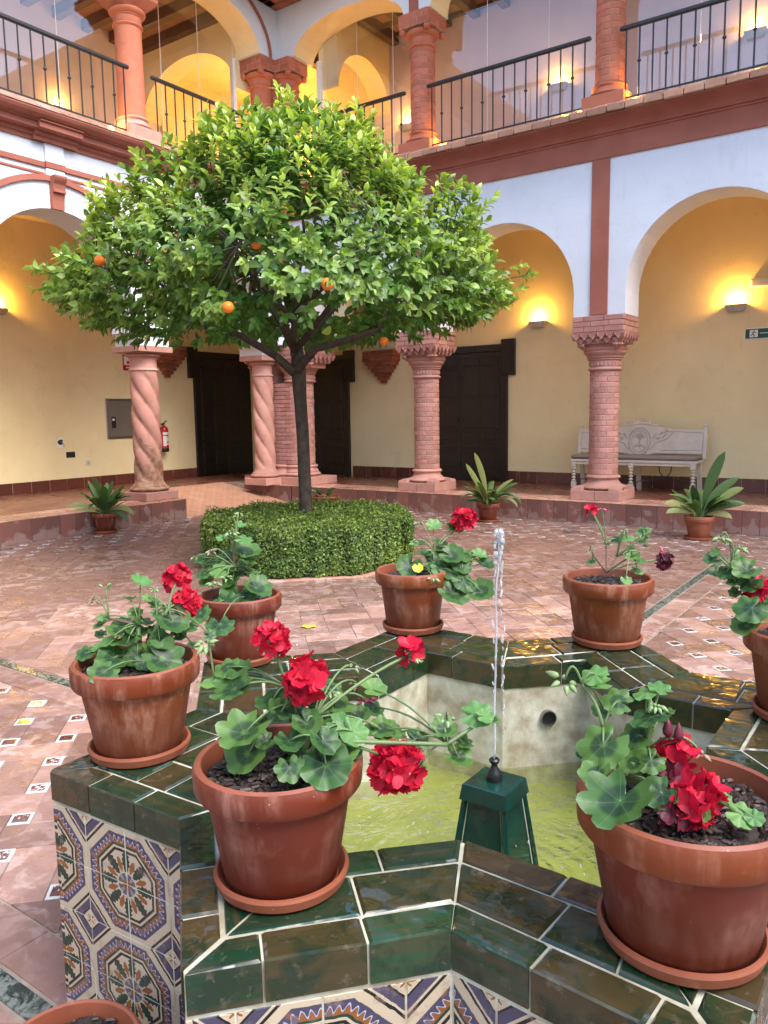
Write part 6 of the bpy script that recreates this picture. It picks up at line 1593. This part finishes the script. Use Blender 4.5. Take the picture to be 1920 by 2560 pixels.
b_=((ang-PI/8)%(PI/4))-PI/8; re=.97*hr/np.cos(b_)*.955
rad=np.where(topm,np.sqrt(rng.random(NL))*re,re-np.abs(rng.normal(0,.022,NL))+rng.normal(0,.008,NL))
bumpn=.014*np.sin(ang*23)+.012*np.sin(ang*41+2)
zt=HH+.02*np.sin(ang*9+rad*7)+.012*np.sin(rad*31+ang*5)
zz=np.where(topm,zt-np.abs(rng.normal(0,.03,NL))+rng.random(NL)**4*.05,.03+rng.random(NL)*(HH-.03))
edge=np.clip((zz-(HH-.05))/.05,0,1); rad=np.where(topm,rad,rad+bumpn-edge*.035-.02*(zz<.08))
C=np.stack([rad*np.cos(ang),rad*np.sin(ang),zz],1)
outn=np.where(topm[:,None],np.stack([np.zeros(NL),np.zeros(NL),np.ones(NL)],1),np.stack([np.cos(ang),np.sin(ang),np.zeros(NL)+.35],1))
def leaf_cloud(C,outn,size,spread,asp=.5,smin=.6,smax=1.3,along=None):
    n=len(C); d=rng.normal(size=(n,3))*spread+outn; d/=np.linalg.norm(d,axis=1)[:,None]
    if along is None: along=rng.normal(size=(n,3))
    a=along-d*np.sum(along*d,1)[:,None]; a/=np.linalg.norm(a,axis=1)[:,None]+1e-9; b=np.cross(d,a)
    s=size*rng.uniform(smin,smax,n)[:,None]
    return C,a,b,d,s
C_,a_,b2,d_,s_=leaf_cloud(C,outn,.0150,.75)
V=np.stack([C_-a_*s_,C_+b2*s_*.55+d_*s_*.2,C_+a_*s_,C_-b2*s_*.55+d_*s_*.2],1).reshape(-1,3); Fq=np.arange(NL*4).reshape(-1,4)
patch=np.sin(ang*5+1)*np.sin(zz*9+ang*3)*.5+.5
tint=np.where(topm,rng.random(NL)**1.6*.75,np.clip(rng.random(NL)**3*.7+.35*(patch>.7)*rng.random(NL),0,1)); hue=rng.random(NL)
tag(link('leaves',np_mesh('leaves',V,Fq,M['hleaf'],{'tint':np.repeat(tint,4),'hue':np.repeat(hue,4)},False),hd),kind='stuff')

tr=thing('orange_tree','clipped orange tree with spreading crown and ripe oranges','tree',(TX,TY,0))
tp=[(0,0,0),(.0,.0,.45),(-.015,.0,.9),(-.02,.0,1.3),(-.06,.02,1.7),(-.075,.02,2.0),(-.08,.02,2.25)]
MB().tube(tp,[.086,.074,.068,.066,.068,.080,.060],14).build('trunk',M['bark'],tr,smooth=True)
rr3=Vector((_r.x,_r.y,0)).normalized(); ff3=Vector((_fw.x,_fw.y,0)).normalized()
def W3(x,y,z): return rr3*x+ff3*y+Vector((0,0,z))
forks=[]
limbs=[[(-.09,0,1.98),(-.28,-.05,2.16),(-.62,-.1,2.36),(-.95,-.15,2.44),(-1.2,-.1,2.75),(-1.6,-.2,3.0)],
       [(-.07,0,2.0),(.15,-.05,2.22),(.50,-.10,2.30),(.80,-.05,2.40),(.95,0,2.7),(1.35,.1,3.0)],
       [(-.09,0,2.15),(-.08,.02,2.5),(-.02,.0,2.9),(.05,.05,3.4),(.0,.0,4.2)],
       [(-.08,.02,2.2),(-.25,.35,2.5),(-.5,.8,2.9),(-.7,1.2,3.2)],[(-.08,.0,2.2),(.2,.4,2.55),(.5,.9,2.95),(.8,1.2,3.2)],
       [(-.08,-.02,2.2),(-.15,-.4,2.55),(-.3,-.9,2.9),(-.4,-1.3,3.0)],[(-.08,0,2.2),(.25,-.4,2.5),(.6,-.9,2.85),(.9,-1.2,3.0)],
       [(-.08,0,2.5),(-.5,.1,3.0),(-.9,.1,3.5),(-1.1,.1,3.8)],[(-.05,0,2.6),(.5,.1,3.1),(.8,.0,3.6),(.9,0,3.9)]]
tips=[]
for L in limbs:
    P_=[W3(*p) for p in L]; n=len(P_); r0=.050 if L[0][2]<2.1 else .036
    MB().tube(P_,[r0*(1-.78*i/(n-1)) for i in range(n)],9).build('limb',M['bark'],tr,smooth=True); tips+=P_[2:]
# crown: shoots of leaves over an uneven envelope
def env(z):   # radius of the crown at height z
    zs=[2.30,2.42,2.62,2.85,3.15,3.5,3.85,4.10,4.28,4.42,4.48]; rs=[1.7,2.05,2.26,2.34,2.24,1.98,1.60,1.15,.82,.45,.0]
    return np.interp(z,zs,rs)
NS=2250
from mathutils import noise as mnoise
rl=random.Random(4); lob=[(rl.uniform(0,2*PI),rl.uniform(2.3,4.6),rl.uniform(-.40,.26)) for _ in range(100)]
sp=[]; 
def lobed(a,z):
    v=0
    for la,lz,lh in lob:
        da=(a-la+PI)%(2*PI)-PI; v+=lh*math.exp(-(da/.26)**2-((z-lz)/.24)**2)
    return v
r3=random.Random(21)
while len(sp)<NS:
    z=2.36+(4.44-2.36)*r3.random()**.95; a=r3.uniform(0,2*PI); e=float(env(z))
    if r3.random()>(e/2.4)**.9+.05: continue
    inner_=r3.random()
    q=1-abs(r3.gauss(0,.10)) if inner_<.72 else r3.uniform(.45,.9)
    if z<2.5 and inner_>.5: q=r3.uniform(.25,1.0)
    rr_=min(2.42,e*q+lobed(a,z)*(1 if q>.7 else .3))
    if rr_<.05: continue
    nv_=mnoise.noise(Vector((rr_*math.cos(a)*1.9,rr_*math.sin(a)*1.9,z*2.3+31)))
    if nv_<-.12 and r3.random()<.85: continue
    x=rr_*math.cos(a); y=rr_*math.sin(a)*.92
    p=W3(x-.13,y,z); nz=.35+ (z-2.6)*.5
    od=(W3(math.cos(a),math.sin(a),0)*max(.25,1.2-(z-2.2)*.45)+Vector((0,0,max(-.35,(z-2.75)*.9)))).normalized()
    sp.append((p,od,q,z))
# upright spires of new growth
for (x,y,z,hh) in [(-.12,-.2,4.35,.42),(.0,-.3,4.3,.34),(-.30,.0,4.25,.25),(.62,-.3,4.15,.42),(.75,-.2,4.05,.40),(.55,.1,4.2,.30),(-.85,-.3,4.05,.45),(-1.0,-.2,3.95,.38),(-.70,.0,4.1,.35),(.32,-.1,4.3,.22),(-.5,-.4,4.1,.2),(-1.9,-.5,3.35,.40),(-2.0,-.3,3.3,.28),(1.0,-.3,3.7,.3),(1.35,-.4,3.45,.25),(-1.5,-.4,3.65,.3)]:
    MB().tube([W3(x,y,z-.2),W3(x+.02,y,z+hh*.95)],[.008,.003],5).build('twig',M['twig'],tr)
    for k in range(int(hh/.055)):
        zz_=z+k*.055; w_=.10*(1-k*.055/hh)+.02
        sp.append((W3(x+r3.uniform(-w_,w_)*.6,y+r3.uniform(-w_,w_)*.6,zz_),Vector((r3.uniform(-.3,.3),r3.uniform(-.3,.3),1)).normalized(),1.05,zz_+1))
for (x,y,z) in [(-2.62,-.3,3.02),(-2.50,-.3,3.0),(-2.35,-.3,2.97),(2.36,.1,2.95),(2.25,.0,3.02),(2.26,.1,2.80)]:
    sp.append((W3(x,y,z),(W3(math.copysign(1,x),0,.25)).normalized(),1.05,3.3))
MB().tube([W3(1.9,.1,2.85),W3(2.2,.08,2.92),W3(2.45,.1,2.97)],[.008,.005,.003],5).build('twig',M['twig'],tr)
MB().tube([W3(-2.0,-.3,2.88),W3(-2.3,-.3,2.93),W3(-2.6,-.3,3.02)],[.008,.005,.003],5).build('twig',M['twig'],tr)
# visible inner twigs
for k in range(170):
    p,od,q,z=sp[r3.randrange(NS)]; b=min(tips,key=lambda t_:(t_-p).length)
    mid=(p+b)/2+Vector((r3.uniform(-.1,.1),r3.uniform(-.1,.1),r3.uniform(-.1,.1)))
    if (p-b).length<1.6: MB().tube([b,mid,p],[.011,.007,.003],5,cap=False).build('twig',M['twig'] if k%2 else M['bark'],tr)
lc=[];la=[];ln=[];lt=[];ls=[]
for p,od,q,z in sp:
    nL=r3.randint(6,9); L_=r3.uniform(.12,.24); s1=od.orthogonal().normalized(); s2=od.cross(s1)
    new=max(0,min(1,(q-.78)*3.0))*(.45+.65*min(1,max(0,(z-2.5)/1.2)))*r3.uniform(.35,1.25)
    for k in range(nL):
        a=k*2.4+r3.uniform(-.3,.3); u=k/nL; side=s1*math.cos(a)+s2*math.sin(a)
        dirv=(side*(1.0-.55*u)+od*(.35+.9*u)+Vector((0,0,-.38+.1*r3.random()))).normalized()
        sz=r3.uniform(.046,.082)*(1-.35*u)*(1.05 if q<.95 else .92)
        c=p+od*L_*(u-.5)+dirv*sz*.9
        nn=(side*-.35+od*.8+Vector((r3.uniform(-.3,.3),r3.uniform(-.3,.3),.5+r3.uniform(-.2,.3)))).normalized()
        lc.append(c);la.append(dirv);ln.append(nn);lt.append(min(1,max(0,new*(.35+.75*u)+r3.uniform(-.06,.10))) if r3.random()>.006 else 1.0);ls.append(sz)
C=np.array(lc,dtype=np.float64);A=np.array(la);Nn=np.array(ln);S=np.array(ls)[:,None];Tt=np.array(lt)
Nn=Nn-A*np.sum(A*Nn,1)[:,None];Nn/=np.linalg.norm(Nn,axis=1)[:,None];Bn=np.cross(Nn,A)
# a leaf: 5 stations x 3 across, folded on the midrib and arched
st_=[(-1,0.03,0.),(-.62,.36,.05),(-.1,.50,.07),(.45,.36,.02),(1,0.02,-.14)]
nl=len(C); arch=rng.uniform(-.05,.25,nl)[:,None]; fold=rng.uniform(.08,.30,nl)[:,None]; wd=rng.uniform(.85,1.15,nl)[:,None]
rows=[]
for u,w_,z_ in st_:
    mid=C+A*S*u+Nn*S*(z_-arch*u*u)
    for s_v in(-1,0,1): rows.append(mid+Bn*S*(w_*s_v)*wd+(Nn*S*(w_*fold) if s_v else 0))
V=np.stack(rows,1); nv=V.shape[1]
fl=[]
for i in range(4):
    for j in(0,1): fl.append((3*i+j,3*i+j+1,3*i+j+4,3*i+j+3))
fl=np.array(fl); hue=rng.random(nl)
# the 300 leaves that show largest are parts, the rest one mass
camv=np.array(CAM)-np.array([TX,TY,0]); dist=np.linalg.norm(C-camv,axis=1); face=np.abs(np.sum(Nn*((camv-C)/dist[:,None]),1)); score=(S[:,0]/dist)**2*face
score*= (np.linalg.norm(C[:,:2],axis=1)>1.5)
top=set(np.argsort(-score)[:290].tolist()); rest=np.array([i for i in range(nl) if i not in top])
Vr=V[rest].reshape(-1,3); Fr=(fl[None]+np.arange(len(rest))[:,None,None]*nv).reshape(-1,4)
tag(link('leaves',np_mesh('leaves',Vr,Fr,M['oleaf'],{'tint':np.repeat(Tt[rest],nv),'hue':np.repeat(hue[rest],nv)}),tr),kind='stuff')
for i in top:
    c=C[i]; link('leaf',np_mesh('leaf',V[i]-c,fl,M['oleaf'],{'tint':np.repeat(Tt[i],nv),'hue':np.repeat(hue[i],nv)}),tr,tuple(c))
# blossom
bm_=MB()
for k in range(230):
    p,od,q,z=sp[r3.randrange(len(sp))]
    if q<.9 or z<2.6: continue
    c=p+od*.10
    for j in range(5):
        a=2*PI*j/5; v=Vector((math.cos(a),math.sin(a),.4)); w2=Vector((-math.sin(a),math.cos(a),0)); L_=.016
        bm_.add([c,c+v*L_*.6+w2*L_*.3,c+v*L_*1.2,c+v*L_*.6-w2*L_*.3],[(0,1,2,3)])
tag(bm_.build('blossoms',M['blossom'],tr),kind='stuff')
# oranges where the photograph shows them
for (x,y,dp,r_) in [(453,466,7.0,.038),(577,463,7.35,.036),(640,609,6.3,.045),(249,652,6.75,.047),(570,768,6.1,.047),(818,710,6.0,.048),(705,655,6.7,.04),(960,853,7.4,.042)]:
    P_=at(x,y,dp+.12)
    o=MB().lathe([(.0005,-1),(.38,-.93),(.75,-.68),(.97,-.25),(1.0,.05),(.93,.42),(.70,.74),(.40,.92),(.12,.95),(.001,.93)],20).mesh('orange',M['orange'],True)
    ob=link('orange',o,tr,P_-Vector((TX,TY,0))); ob.scale=(r_,r_,r_)
    tag(ob)
    MB().lathe([(.001,.93),(.11,.97),(.10,1.0),(.001,1.06)],8).build('calyx',M['twig'],ob)
    if (x,y)==(818,710):
        hole=MB(); n=14; dirc=(CAM-P_).normalized(); m3=orient(dirc,(0,0,1))
        hole.add([tuple(m3@Vector((.42*math.cos(2*PI*i/n)*(1+.1*math.sin(3*i)),.42*math.sin(2*PI*i/n),.93))) for i in range(n)]+[tuple(m3@Vector((0,0,.99)))],[(i,(i+1)%n,n) for i in range(n)]); hole.build('rotten_hole',M['black'],ob)
